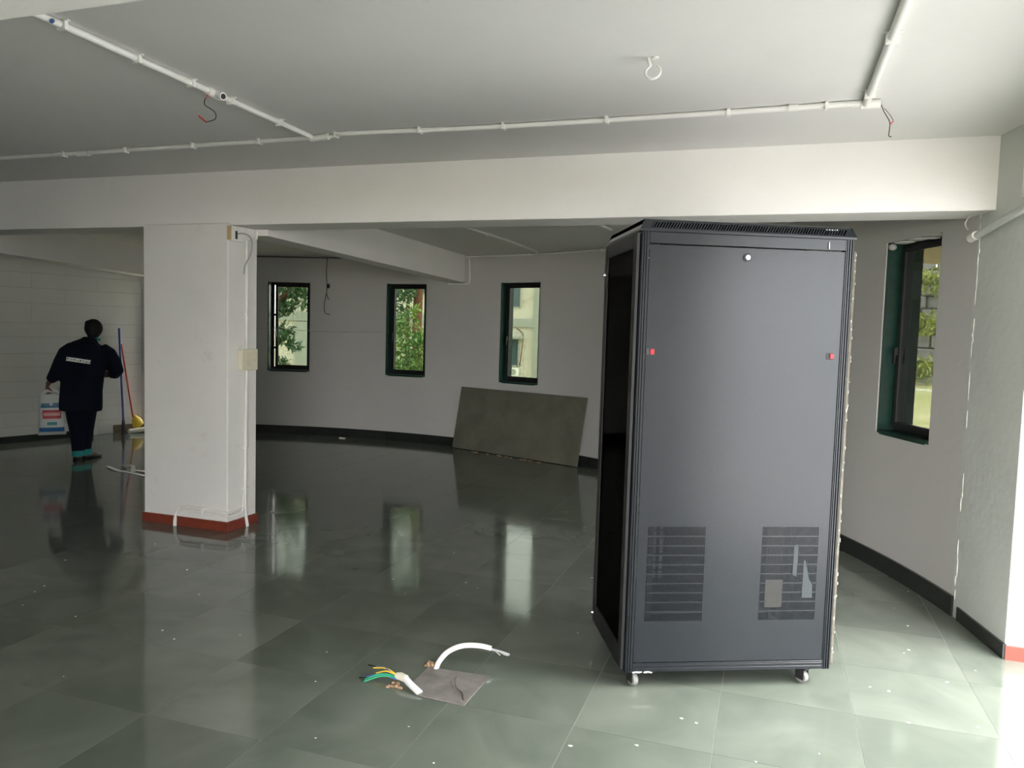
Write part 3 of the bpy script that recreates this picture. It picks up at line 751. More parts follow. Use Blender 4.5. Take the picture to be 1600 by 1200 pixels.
run('conduit', 'short stub of white conduit on the rear ceiling above the rack', [(-1.52, 6.6, 2.562), (-1.47, 7.15, 2.555)], 0.013, [(-1.50, 6.85, 2.560)], (0, 1, 0))
run('conduit', 'thin pipe running along the top of the curved wall beside the square column', [cp(a, R0 - 0.014, 2.555) for a in range(112, 80, -2)], 0.009, [], (1, 0, 0), mat_='wire_brown')
w_ = thing('hanging_cable', 'dark cable dangling down the curved wall between the first two windows', 'cable', cp(98.3, R0 - 0.012, 2.5))
obj('cable', MB().tube(smooth_path([cp(98.3, R0 - 0.010, 2.57), cp(98.4, R0 - 0.014, 2.35), cp(98.3, R0 - 0.014, 2.18), cp(98.35, R0 - 0.016, 2.05), cp(98.6, R0 - 0.02, 1.90), cp(98.5, R0 - 0.03, 1.79), cp(98.2, R0 - 0.03, 1.755), cp(97.8, R0 - 0.03, 1.752)]), 0.006, 8), M['wire_brown'], w_, world_xyz=True)
obj('wall_socket', MB().ball(cp(98.15, R0 - 0.008, 2.155), 0.028, 0.018, 0.035, 10, 8), M['black'], w_, world_xyz=True, label='small black round socket')
obj('cable_end', MB().tube(smooth_path([cp(98.3, R0 - 0.02, 2.05), cp(98.1, R0 - 0.03, 1.99), cp(97.9, R0 - 0.03, 1.965)]), 0.006, 8), M['wire_brown'], w_, world_xyz=True)
tag(obj('string', MB().tube([cp(112, 6.30, 1.49), cp(105.2, 6.50, 1.535), cp(100.5, 6.32, 1.505), cp(95, 6.26, 1.505), cp(89.9, 6.50, 1.525)], 0.0035, 6), M['wire_grey']), 'thin grey string tied between the handles of two windows in the curved wall', 'string')
hk = thing('ceiling_hook', 'white ring hook in the bare ceiling near the thick conduit', 'hook', (-0.515, 3.21, 2.70))
ring = [Vector((-0.512 + 0.030 * math.sin(t), 3.21 - 0.010 * math.cos(t), 2.655 - 0.030 * math.cos(t))) for t in [math.radians(a) for a in range(-155, 156, 10)]]
obj('hook_ring', MB().tube([Vector((-0.535, 3.215, 2.716))] + ring, 0.0055, 10), M['white_plastic'], hk, world_xyz=True)
obj('hook_plate', MB().cyl((-0.505, 3.215, 2.709), (0, 0, 1), 0.014, 0.008, 14), M['white_plastic'], hk, world_xyz=True)
pp = thing('drain_pipe', 'white pipe running along the pier below the side beam', 'pipe', (1.075, 4.95, 2.19))
obj('pipe', MB().tube([(1.048, 4.995, 2.188), (1.100, 4.75, 2.230), (1.160, 4.42, 2.275), (1.165, 2.6, 2.305)], 0.020, 14), M['plaster'], pp, world_xyz=True)
obj('pipe_elbow', MB().cyl((1.043, 5.015, 2.188), (0.16, -1, 0.15), 0.025, 0.07, 14), M['paint_white'], pp, world_xyz=True)
obj('wire_loop', MB().tube(smooth_path([cp(15.5, R0 - 0.02, 2.325), cp(16.1, R0 - 0.03, 2.318), cp(16.5, R0 - 0.03, 2.29), cp(16.4, R0 - 0.03, 2.26), cp(16.2, R0 - 0.03, 2.245)]), 0.004, 6), M['paint_white'], pp, world_xyz=True)

# conduit, switch box and stubs on the square column
XC = -3.864
cc = thing('column_conduit', 'white conduit running down the side of the square column to the floor', 'conduit', (XC, 4.99, 0))
obj('pipe', MB().tube(smooth_path([(XC + 0.012, 4.985, 2.30), (XC + 0.014, 4.99, 1.8), (XC + 0.014, 4.99, 0.9), (XC + 0.014, 4.985, 0.30), (XC + 0.020, 4.98, 0.12), (XC + 0.036, 4.985, 0.0)]), 0.012, 10), M['white_plastic'], cc, world_xyz=True)
for k, z in enumerate((0.150, 0.122)):
    obj('pipe', MB().tube(smooth_path([(XC + 0.012, 4.965, z + 0.12), (XC + 0.014, 4.955, z + 0.02), (XC + 0.014, 4.92, z), (XC + 0.016, 4.82, z - 0.004), (XC + 0.006, 4.786, z - 0.003), (XC - 0.05, 4.784, z), (XC - 0.2, 4.784, z + 0.004), (-4.28, 4.782, z + 0.006), (-4.325 - 0.01 * k, 4.780, z - 0.03), (-4.340 + 0.01 * k, 4.770, 0.06), (-4.342 + 0.012 * k, 4.766, 0.0)], 5), 0.0085, 8), M['white_plastic'], cc, world_xyz=True)
for z in (2.05, 1.66, 0.62, 0.30):
    clip((XC + 0.013, 4.99, z), (0, 0, 1), cc, 0.012, (-1, 0, 0))
clip((XC - 0.22, 4.785, 0.14), (1, 0, 0), cc, 0.02, (0, 1, 0))
sb = thing('switch_box', 'cream double switch box mounted halfway up the square column', 'switch box', (XC, 4.99, 1.31))
obj('back_box', MB().box(XC, XC + 0.040, 4.905, 5.075, 1.235, 1.385), M['cream_plastic'], sb, world_xyz=True, bevel=0.004)
obj('face_plate', MB().box(XC + 0.040, XC + 0.050, 4.898, 5.082, 1.228, 1.392), M['cream_plastic'], sb, world_xyz=True, bevel=0.003)
for y in (4.945, 5.01):
    for z in (1.262, 1.318):
        obj('switch', MB().box(XC + 0.050, XC + 0.054, y, y + 0.045, z, z + 0.042), M['cream_plastic'], sb, world_xyz=True, bevel=0.002)
jb = thing('junction_box', 'open junction box with bare timber block and curling grey cable at the column top', 'junction box', (XC, 4.82, 2.25))
obj('timber_block', MB().box(XC - 0.004, XC + 0.030, 4.782, 4.792, 2.205, 2.305), M['tan_wood'], jb, world_xyz=True, label='bare tan timber block')
obj('box_body', MB().box(XC, XC + 0.030, 4.792, 4.955, 2.20, 2.312), M['white_plastic'], jb, world_xyz=True, bevel=0.003)
obj('terminal', MB().box(XC + 0.030, XC + 0.038, 4.835, 4.850, 2.215, 2.275), M['black'], jb, world_xyz=True)
obj('cable', MB().tube(smooth_path([(XC + 0.034, 4.85, 2.255), (XC + 0.06, 4.90, 2.262), (XC + 0.07, 4.96, 2.24), (XC + 0.065, 4.985, 2.17), (XC + 0.06, 4.965, 2.10), (XC + 0.055, 4.915, 2.03), (XC + 0.05, 4.905, 1.96)]), 0.005, 8), M['wire_grey'], jb, world_xyz=True)
obj('pipe_elbow', MB().tube(smooth_path([(XC + 0.02, 4.95, 2.245), (XC + 0.022, 5.03, 2.23), (XC + 0.022, 5.085, 2.24), (XC + 0.022, 5.10, 2.31)]), 0.011, 10), M['white_plastic'], jb, world_xyz=True)

# ---------------------------------------------------------------- brooms and strap
def on_left(s, d, z):   # s metres back from the far corner along the block wall, d out from it
    p = Vector((LW1[0], LW1[1], 0)) + ldir * s - lnor * d
    return Vector((p.x, p.y, z))
br = thing('mop', 'blue handled mop leaning against the pale block wall', 'mop', on_left(-0.47, 0.16, 0))
obj('handle', MB().tube([on_left(-0.46, 0.16, 0.14), on_left(-0.44, 0.025, 1.47)], 0.014, 10), M['blue_pole'], br, world_xyz=True)
obj('mop_head', MB().tube([on_left(-0.47, 0.19, 0.0), on_left(-0.47, 0.18, 0.10), on_left(-0.465, 0.165, 0.2)], [0.035, 0.028, 0.016], 10), M['black'], br, world_xyz=True)
br = thing('broom', 'red handled broom with yellow head leaning on the block wall by the square column', 'broom', on_left(-0.33, 0.16, 0))
obj('handle', MB().tube([on_left(-0.30, 0.12, 0.22), on_left(-0.41, 0.025, 1.25)], 0.012, 10), M['red_pole'], br, world_xyz=True)
obj('broom_head', MB().tube([on_left(-0.22, 0.16, 0.09), on_left(-0.25, 0.15, 0.13), on_left(-0.27, 0.14, 0.19), on_left(-0.29, 0.13, 0.25)], [(0.07, 0.035), (0.085, 0.035), (0.07, 0.03), (0.016, 0.016)], 12, flat=ldir), M['yellow'], br, world_xyz=True, label='yellow plastic broom head')
a_, b_ = on_left(-0.40, 0.19, 0.035), on_left(-0.10, 0.19, 0.045)
obj('bristles', MB().tube([a_, b_], [(0.035, 0.03)] * 2, 8, flat=(0, 0, 1)), M['bristle'], br, world_xyz=True, label='pale bristles')
st = thing('plastic_strap', 'curled white plastic strap lying on the dark floor by the square column', 'strap', (-6.4, 6.35, 0))
def ribbon(pts, w=0.022):
    P = smooth_path(pts); mb = MB(); vs = []
    for i, p in enumerate(P):
        d = (P[min(i + 1, len(P) - 1)] - P[max(i - 1, 0)]); s_ = Vector((-d.y, d.x, 0)).normalized() * w
        vs += [p - s_, p + s_, p - s_ + Vector((0, 0, 0.004)), p + s_ + Vector((0, 0, 0.004))]
    fs = []
    for i in range(len(P) - 1):
        b = 4 * i
        fs += [(b, b + 1, b + 5, b + 4), (b + 2, b + 6, b + 7, b + 3), (b, b + 4, b + 6, b + 2), (b + 1, b + 3, b + 7, b + 5)]
    return mb.add(vs, fs, False)
obj('strap_loop', ribbon([(-6.74, 6.42, 0.003), (-6.58, 6.33, 0.008), (-6.42, 6.27, 0.004), (-6.25, 6.25, 0.003), (-6.0, 6.18, 0.003)]), M['paint_white'], st, world_xyz=True)
obj('strap_loop', ribbon([(-6.62, 6.50, 0.012), (-6.45, 6.46, 0.03), (-6.33, 6.36, 0.02), (-6.24, 6.27, 0.009)]), M['paint_white'], st, world_xyz=True)
obj('strap_loop', ribbon([(-6.38, 6.33, 0.01), (-6.22, 6.36, 0.006), (-6.05, 6.36, 0.003), (-5.9, 6.3, 0.003)]), M['paint_white'], st, world_xyz=True)

# ---------------------------------------------------------------- the person walking away
def remeshed(name, mb, m_, parent, voxel, iters=6, label=None):
    o = obj(name, mb, m_, parent)
    md = o.modifiers.new('r', 'REMESH'); md.mode = 'VOXEL'; md.voxel_size = voxel; md.use_smooth_shade = True
    sm = o.modifiers.new('s', 'SMOOTH'); sm.iterations = iters; sm.factor = 0.5
    dg = bpy.context.evaluated_depsgraph_get()
    me = bpy.data.meshes.new_from_object(o.evaluated_get(dg))
    o.modifiers.clear(); o.data = me
    me.materials.clear(); me.materials.append(m_)
    me.polygons.foreach_set('use_smooth', [True] * len(me.polygons))
    if label: o['label'] = label
    return o
pr = thing('person', 'person in dark navy jacket and trousers walking away with a plastic bag in hand', 'person', (-7.30, 6.63, 0), math.radians(47.8))
b = MB()
b.tube([(-0.02, 0, 0.80), (0.0, 0.01, 0.95), (0.02, 0.02, 1.1), (0.035, 0.035, 1.22), (0.05, 0.045, 1.29)], [(0.15, 0.10), (0.15, 0.10), (0.15, 0.10), (0.17, 0.10), (0.10, 0.07)], 16, flat=(1, 0, 0))
b.tube([(0.05, 0.04, 1.24), (0.09, 0.055, 1.36), (0.105, 0.065, 1.42)], [0.055, 0.052, 0.05], 12)
hc = Vector((0.112, 0.072, 1.472))
b.ball(hc, 0.072, 0.088, 0.100, 18, 14)
b.ball(hc + Vector((0.018, 0.055, -0.045)), 0.05, 0.045, 0.05, 12, 8)         # jaw
fd_ = Vector((0.45, 0.89, 0))                                                    # she looks a little to the right
b.tube([hc + fd_ * 0.075 + Vector((0, 0, 0.012)), hc + fd_ * 0.098 + Vector((0, 0, -0.02)), hc + fd_ * 0.08 + Vector((0, 0, -0.03))], [0.008, 0.014, 0.01], 8)
for s_ in (-1, 1):
    b.ball(hc + Vector((0.89, -0.45, 0)) * 0.073 * s_ + Vector((0, 0, -0.01)), 0.014, 0.022, 0.030, 8, 6)
    b.ball(hc + fd_ * 0.072 + Vector((0.89, -0.45, 0)) * 0.03 * s_ + Vector((0, 0, 0.004)), 0.012, 0.012, 0.008, 8, 6)
b.ball(hc + fd_ * 0.082 + Vector((0, 0, -0.055)), 0.022, 0.012, 0.008, 8, 6)
b.tube([(-0.13, 0.03, 1.25), (-0.195, 0.0, 1.12), (-0.245, -0.01, 0.985), (-0.30, 0.02, 0.92), (-0.345, 0.04, 0.852)], [0.05, 0.045, 0.040, 0.034, 0.025], 10)
b.tube([(0.21, 0.04, 1.23), (0.29, 0.02, 1.12), (0.335, 0.03, 1.0), (0.31, 0.13, 0.96), (0.27, 0.23, 0.95)], [0.05, 0.045, 0.040, 0.034, 0.026], 10)
for hx, kx, ax in (((-0.085, 0, 0.80), (-0.075, 0.03, 0.46), (-0.058, -0.035, 0.09)), ((0.075, 0, 0.80), (0.04, 0.07, 0.46), (0.015, 0.04, 0.09))):
    b.tube([hx, kx, ax], [0.085, 0.058, 0.038], 12)
def hand(w, d, palm_n, thumb, s=1.0):
    """palm and five curled fingers; d along the hand, palm_n out of the palm"""
    w = Vector(w); d = Vector(d).normalized(); n_ = Vector(palm_n).normalized(); t_ = d.cross(n_) * thumb
    b.tube([w - d * 0.02, w + d * 0.03, w + d * 0.08], [(0.022, 0.017), (0.036, 0.015), (0.038, 0.013)], 12, flat=t_)
    for k, ln in enumerate((0.9, 1.0, 0.95, 0.75)):
        o_ = w + d * 0.075 + t_ * (0.028 - 0.0187 * k)
        L3 = 0.033 * ln
        q1 = o_ + d * L3 + n_ * 0.006; q2 = q1 + (d * 0.2 + n_).normalized() * L3 * 0.9; q3 = q2 + (n_ * 0.4 - d).normalized() * L3 * 0.7
        b.tube([o_ - d * 0.012, q1, q2, q3], [0.0095, 0.009, 0.008, 0.0065], 8)
    o_ = w + d * 0.022 + t_ * 0.028
    b.tube([o_, o_ + (t_ + d * 0.8 + n_ * 0.6).normalized() * 0.032, o_ + (t_ * 0.3 + d + n_ * 1.2).normalized() * 0.058], [0.013, 0.011, 0.008], 8)
hand((-0.347, 0.042, 0.846), (-0.10, 0.10, -1), (0.85, 0.25, 0), 1)
hand((0.268, 0.235, 0.95), (-0.25, 0.95, -0.1), (-0.9, -0.25, 0.1), 1)
for ax, yaw in (((-0.058, -0.035), 0.05), ((0.022, 0.04), -0.75)):
    d = Vector((-math.sin(yaw), math.cos(yaw), 0)); a0 = Vector((ax[0], ax[1], 0))
    b.tube([a0 + Vector((0, 0, 0.11)), a0 + Vector((0, 0, 0.05)) - d * 0.01, a0 + Vector((0, 0, 0.04)) + d * 0.06, a0 + Vector((0, 0, 0.03)) + d * 0.13, a0 + Vector((0, 0, 0.026)) + d * 0.175], [0.036, 0.038, 0.036, 0.034, 0.018], 12)
body = remeshed('body', b, M['skin'], pr, 0.0065, 3)
j = MB()
j.tube([(-0.028, 0.0, 0.555), (-0.026, 0.0, 0.62), (-0.018, 0.0, 0.80), (0.0, 0.01, 0.98), (0.02, 0.02, 1.12), (0.035, 0.03, 1.22), (0.05, 0.035, 1.29), (0.065, 0.045, 1.345), (0.07, 0.05, 1.375)],
       [(0.215, 0.165), (0.218, 0.165), (0.212, 0.155), (0.215, 0.15), (0.222, 0.15), (0.225, 0.14), (0.165, 0.115), (0.085, 0.085), (0.07, 0.075)], 24, flat=(1, 0, 0))
j.tube([(-0.09, 0.03, 1.255), (-0.155, 0.02, 1.20), (-0.205, -0.005, 1.09), (-0.25, -0.01, 0.985), (-0.295, 0.015, 0.93), (-0.325, 0.03, 0.893)], [0.085, 0.094, 0.090, 0.082, 0.062, 0.048], 14)
j.tube([(0.17, 0.04, 1.25), (0.25, 0.03, 1.19), (0.305, 0.02, 1.09), (0.335, 0.03, 1.0), (0.32, 0.12, 0.965), (0.28, 0.21, 0.955)], [0.085, 0.092, 0.085, 0.078, 0.062, 0.048], 14)
j.ball((0.03, -0.075, 1.27), 0.13, 0.07, 0.075, 14, 10)                        # folded hood
remeshed('jacket', j, M['navy'], pr, 0.014, 5)
t = MB()
t.tube([(-0.025, 0, 0.95), (-0.025, 0, 0.80), (-0.022, 0, 0.66)], [(0.16, 0.12), (0.18, 0.135), (0.168, 0.12)], 18, flat=(1, 0, 0))
t.tube([(-0.10, 0, 0.74), (-0.080, 0.025, 0.46), (-0.065, 0.0, 0.28), (-0.058, -0.035, 0.085)], [0.105, 0.088, 0.072, 0.060], 16)
t.tube([(0.06, 0, 0.74), (0.035, 0.065, 0.46), (0.025, 0.06, 0.28), (0.018, 0.035, 0.115)], [0.105, 0.088, 0.070, 0.057], 16)
remeshed('trousers', t, M['navy'], pr, 0.012, 5)
hr = MB()
hr.ball(hc + Vector((-0.006, -0.012, 0.012)), 0.095, 0.104, 0.106, 20, 14)
hr.ball(hc + Vector((-0.012, -0.055, -0.03)), 0.072, 0.055, 0.075, 14, 10)
hr.ball(hc + Vector((-0.06, -0.02, 0.06)), 0.035, 0.045, 0.04, 10, 8)
remeshed('hair', hr, M['hair'], pr, 0.010, 2)
obj('collar', MB().tube([hc + Vector((0.0, -0.045, -0.095)), hc + Vector((0.035, -0.03, -0.108)), hc + Vector((0.055, 0.005, -0.118))], 0.014, 8), M['teal'], pr, label='strip of teal collar')
sc_ = MB()
for ax, yaw, z in (((-0.058, -0.035), 0.05, 0.02), ((0.022, 0.04), -0.75, 0.03)):
    d = Vector((-math.sin(yaw), math.cos(yaw), 0)); a0 = Vector((ax[0], ax[1], 0))
    mb = MB().tube([a0 + Vector((0, 0, 0.018)) - d * 0.045, a0 + Vector((0, 0, 0.022)) - d * 0.02, a0 + Vector((0, 0, 0.022)) + d * 0.08, a0 + Vector((0, 0, 0.018)) + d * 0.19, a0 + Vector((0, 0, 0.016)) + d * 0.215], [(0.022, 0.016), (0.044, 0.022), (0.050, 0.022), (0.044, 0.018), (0.02, 0.012)], 14, flat=(-d.y, d.x, 0))
    obj('shoe', mb, M['black'], pr)
    mb = MB().tube([a0 + Vector((0, 0, 0.052)), a0 + Vector((0, 0, 0.085)), a0 + Vector((0, 0, 0.115))], [0.064, 0.062, 0.058], 14)
    obj('trouser_cuff', mb, M['teal'], pr, label='teal trouser cuff')
# printed strip across the back of the jacket
mp_ = bpy.data.materials.new('printed_back_strip'); mp_.use_nodes = True
N = mp_.node_tree.nodes; L = mp_.node_tree.links; bs = N['Principled BSDF']
tcn = N.new('ShaderNodeTexCoord'); mpn = N.new('ShaderNodeMapping'); mpn.inputs['Scale'].default_value = (70, 1, 45)
nn_ = N.new('ShaderNodeTexNoise'); nn_.inputs['Scale'].default_value = 1.0
sx = N.new('ShaderNodeSeparateXYZ'); mz = N.new('ShaderNodeMath'); mz.operation = 'ABSOLUTE'
gt = N.new('ShaderNodeMath'); gt.operation = 'LESS_THAN'; gt.inputs[1].default_value = 0.009
g2 = N.new('ShaderNodeMath'); g2.operation = 'GREATER_THAN'; g2.inputs[1].default_value = 0.52
ml = N.new('ShaderNodeMath'); ml.operation = 'MULTIPLY'; mx = N.new('ShaderNodeMixRGB')
mx.inputs[1].default_value = (0.95, 0.94, 0.90, 1); mx.inputs[2].default_value = (0.05, 0.05, 0.05, 1)
L.new(tcn.outputs['Object'], mpn.inputs[0]); L.new(mpn.outputs[0], nn_.inputs['Vector']); L.new(nn_.outputs['Fac'], g2.inputs[0])
L.new(tcn.outputs['Object'], sx.inputs[0]); L.new(sx.outputs['Z'], mz.inputs[0]); L.new(mz.outputs[0], gt.inputs[0])
L.new(gt.outputs[0], ml.inputs[0]); L.new(g2.outputs[0], ml.inputs[1]); L.new(ml.outputs[0], mx.inputs[0]); L.new(mx.outputs[0], bs.inputs['Base Color'])
ps = obj('back_strip', MB().box(-0.118, 0.118, -0.003, 0.003, -0.022, 0.022), mp_, pr, bevel=0.002, label='white printed strip across the back')
ps.location = (-0.045, -0.142, 1.128); ps.rotation_euler = (0.10, 0.16, 0.0)

# plastic bag held in the hand
mb_ = bpy.data.materials.new('printed_carrier_bag'); mb_.use_nodes = True
N = mb_.node_tree.nodes; L = mb_.node_tree.links; bs = N['Principled BSDF']; bs.inputs['Roughness'].default_value = 0.45
tcn = N.new('ShaderNodeTexCoord'); sx = N.new('ShaderNodeSeparateXYZ'); L.new(tcn.outputs['Object'], sx.inputs[0])
cur = None
def cmp_(out, lo, hi):
    a = N.new('ShaderNodeMath'); a.operation = 'GREATER_THAN'; a.inputs[1].default_value = lo
    b_ = N.new('ShaderNodeMath'); b_.operation = 'LESS_THAN'; b_.inputs[1].default_value = hi
    c = N.new('ShaderNodeMath'); c.operation = 'MULTIPLY'
    L.new(out, a.inputs[0]); L.new(out, b_.inputs[0]); L.new(a.outputs[0], c.inputs[0]); L.new(b_.outputs[0], c.inputs[1])
    return c.outputs[0]
for (x0, x1, z0, z1, c_) in ((-0.105, 0.09, 0.305, 0.33, (0.02, 0.13, 0.25)), (-0.10, -0.02, 0.33, 0.355, (0.05, 0.17, 0.29)), (0.01, 0.075, 0.33, 0.36, (0.05, 0.17, 0.29)),
                             (-0.088, 0.09, 0.185, 0.282, (0.50, 0.03, 0.05)), (-0.078, 0.08, 0.218, 0.252, (0.72, 0.35, 0.34)), (-0.045, 0.05, 0.115, 0.15, (0.05, 0.28, 0.32)),
                             (-0.12, 0.12, 0.040, 0.088, (0.03, 0.15, 0.38)), (-0.07, 0.03, 0.168, 0.173, (0.45, 0.35, 0.3))):
    c1 = cmp_(sx.outputs['X'], x0, x1); c2 = cmp_(sx.outputs['Z'], z0, z1)
    m_ = N.new('ShaderNodeMath'); m_.operation = 'MULTIPLY'; L.new(c1, m_.inputs[0]); L.new(c2, m_.inputs[1])
    mx = N.new('ShaderNodeMixRGB'); L.new(m_.outputs[0], mx.inputs[0]); mx.inputs[2].default_value = (*c_, 1)
    if cur is None: mx.inputs[1].default_value = (0.68, 0.70, 0.68, 1)
    else: L.new(cur, mx.inputs[1])
    cur = mx.outputs[0]
L.new(cur, bs.inputs['Base Color'])
bgr = thing('plastic_bag', 'white printed carrier bag with red and blue panels hanging from the hand', 'bag', (-7.520, 6.415, 0.292), math.radians(47.8))
mb = MB(); rings = []
rr = random.Random(9)
prof = [(0.0, 0.128, 0.006), (0.012, 0.138, 0.030), (0.06, 0.136, 0.050), (0.16, 0.128, 0.055), (0.26, 0.122, 0.045), (0.35, 0.118, 0.034), (0.42, 0.112, 0.022), (0.455, 0.105, 0.012)]
n = 28; vs = []
for z, rx, ry in prof:
    for k in range(n):
        a = 2 * math.pi * k / n
        wob = 1 + 0.06 * math.sin(5 * a + 9 * z) + rr.uniform(-0.02, 0.02)
        ex = abs(math.cos(a)) ** 0.6 * (1 if math.cos(a) > 0 else -1)
        vs.append((rx * ex, ry * math.sin(a) * wob, z))
fs = [(i * n + k, i * n + (k + 1) % n, (i + 1) * n + (k + 1) % n, (i + 1) * n + k) for i in range(len(prof) - 1) for k in range(n)]
mb.add(vs, fs, True).add(vs[:n], [tuple(range(n - 1, -1, -1))])
obj('bag_body', mb, mb_, bgr)
M['bag'] = mat('white_bag_plastic', (0.68, 0.70, 0.68), 0.45)
for s_ in (-1, 1):
    mb = MB()
    P = smooth_path([(-0.098, 0.012 * s_, 0.44), (-0.07, 0.012 * s_, 0.475), (-0.015, 0.005 * s_, 0.502), (0.015, 0.005 * s_, 0.502), (0.06, 0.012 * s_, 0.475), (0.095, 0.012 * s_, 0.44)])
    mb.tube(P, [(0.020, 0.002)] * len(P), 8, flat=(0, 0, 1))
    obj('bag_handle', mb, M['bag'], bgr)

# ---------------------------------------------------------------- outside
A0 = math.radians(18.55)
def Q(a, d, z): return Vector((a * math.cos(A0) - d * math.sin(A0), a * math.sin(A0) + d * math.cos(A0), z))
obj('ground', MB().box(-60, 60, -40, 70, -1.0, -0.62), M['grass'], kind='structure')
obj('pavement', MB().box(2.06, 14, -12, 9, -0.62, -0.10), M['paving'], kind='structure')
obj('sky_blocker_wall', MB().box(8.0, 14, -12, 12, -0.1, 6.0), M['opposite'], kind='structure')  # unseen building across the street, added and sized to cut low sky light
bd = thing('building', 'cream two storey building with grey green bands seen through the windows', 'building', Q(0, 32, -0.62), A0)
gz = 0.62
obj('wall', MB().box(-20, 9, 0, 6, 0, 6.3 + gz), M['facade'], bd)
obj('roof_slab', MB().box(-20.4, 9.4, -0.5, 6.4, 6.3 + gz, 6.5 + gz), M['band'], bd)
for x0, x1, z0, z1 in ((-20, 9, 1.76, 2.10), (0.83, 1.5, -0.6, 6.3), (-9.05, -8.55, -0.6, 1.72), (-6.5, -6.0, -0.6, 6.3), (-20, 9, 4.6, 4.9)):
    obj('facade_band', MB().box(x0, x1, -0.10 - 0.01 * (x1 - x0 < 2), 0.0, z0 + gz, z1 + gz), M['band'], bd)
for x0, x1, z0, z1 in ((-1.5, 0.28, 2.56, 4.0), (-1.2, 0.25, 0.13, 1.27), (2.4, 3.8, 0.2, 1.5), (-4.3, -3.3, 3.0, 4.3), (-13, -11.8, 0.3, 1.5), (-8.4, -7.2, 2.9, 4.1)):
    w_ = obj('window', MB().box(x0, x1, -0.05, 0.0, z0 + gz, z1 + gz).box(x0 + 0.0, x0 + 0.05, -0.08, 0, z0 + gz, z1 + gz).box(x1 - 0.05, x1, -0.08, 0, z0 + gz, z1 + gz), M['band'], bd)
    obj('pane', MB().box(x0 + 0.06, (x0 + x1) / 2 - 0.03, -0.07, -0.05, z0 + gz + 0.05, z1 + gz - 0.05).box((x0 + x1) / 2 + 0.03, x1 - 0.06, -0.07, -0.05, z0 + gz + 0.05, z1 + gz - 0.05), M['facade_glass'], w_)
obj('awning', MB().box(-1.4, 0.45, -0.5, 0, 1.27 + gz, 1.36 + gz), M['band'], bd)
ac = obj('ac_unit', MB().box(-0.55, 0.26, -0.35, -0.05, -0.27 + gz, 0.07 + gz), M['paint_white'], bd, bevel=0.01, label='white air conditioner unit')
obj('fan_grille', MB().cyl((0.02, -0.352, -0.10 + gz), (0, -1, 0), 0.13, 0.01, 18), M['band'], ac)
obj('drain_pipe', MB().tube([(0.12, -0.06, 1.72 + gz), (0.40, -0.06, 1.50 + gz), (0.40, -0.55, 1.25 + gz), (0.30, -0.06, 0.13 + gz)], 0.02, 6), M['trunk'], bd)
obj('cable', MB().tube([(0.28, -0.08, 2.72 + gz), (0.83, -0.12, 3.05 + gz)], 0.008, 5), M['trunk'], bd)
for x in (-9.15, -8.95, -8.75, -8.55, -8.4):
    obj('railing_bar', MB().box(x - 0.015, x + 0.015, -0.12, -0.08, 1.72 + gz, 2.5 + gz), M['band'], bd)

def leaves(mb, c, rx, ry, rz, n, s, seed, top=1.0):
    rr = random.Random(seed)
    for _ in range(n):
        while True:
            p = Vector((rr.uniform(-1, 1), rr.uniform(-1, 1), rr.uniform(-1, 1)))
            if p.length <= 1: break
        p = Vector((c[0] + p.x * rx, c[1] + p.y * ry, c[2] + p.z * rz))
        d = Vector((rr.gauss(0, 1), rr.gauss(0, 1), rr.gauss(0, 0.6))).normalized()
        e = d.orthogonal().normalized(); e = Matrix.Rotation(rr.uniform(0, 6.28), 3, d) @ e
        l = s * rr.uniform(0.6, 1.3); w = l * 0.38; f = d.cross(e)
        mb.add([p, p + e * l * 0.45 + d * w * 0.5 + f * w * 0.15, p + e * l, p + e * l * 0.45 - d * w * 0.5 + f * w * 0.15], [(0, 1, 2, 3)])
def plant(name, label, cat, base, stem_pts, stem_r, blobs, leaf, s, seed, group=None):
    root = thing(name, label, cat, base, group=group)
    if stem_pts:
        for P in stem_pts:
            obj('trunk' if P is stem_pts[0] else 'branch', MB().tube(P, [stem_r * (1 if P is stem_pts[0] else 0.4)] * (len(P) - 1) + [stem_r * 0.25], 8), M['trunk'], root, world_xyz=True)
    mb = MB()
    for k, (c, rx, ry, rz, n) in enumerate(blobs):
        leaves(mb, c, rx, ry, rz, n, s, seed + k)
    obj('foliage', mb, M[leaf], root, world_xyz=True, kind='stuff')
    return root
D1 = 15.0
plant('tree', 'dark leafy tree beyond the window nearest the square column', 'tree', Q(-5.6, D1, -0.62),
      [[Q(-5.6, D1, -0.62), Q(-5.55, D1, 1.0), Q(-5.2, D1, 2.6), Q(-4.9, D1, 4.6)], [Q(-5.4, D1, 1.6), Q(-4.7, D1 - 0.1, 1.9), Q(-4.2, D1, 2.4)], [Q(-5.5, D1, 0.6), Q(-4.9, D1, 0.9), Q(-4.5, D1, 1.3)]], 0.16,
      [(Q(-4.5, D1, 3.6), 1.5, 1.3, 1.3, 2600), (Q(-4.35, D1, 2.28), 0.42, 0.4, 0.22, 420), (Q(-4.1, D1, 2.1), 0.14, 0.3, 0.30, 130), (Q(-4.5, D1, 1.92), 0.22, 0.3, 0.16, 220), (Q(-4.45, D1, 1.40), 0.17, 0.25, 0.20, 200), (Q(-4.30, D1, 1.18), 0.12, 0.2, 0.07, 60), (Q(-4.55, D1, 0.82), 0.16, 0.25, 0.12, 110), (Q(-5.4, D1, 2.2), 0.8, 0.8, 1.0, 600)], 'leaf_dark', 0.13, 10)
D2 = 14.0
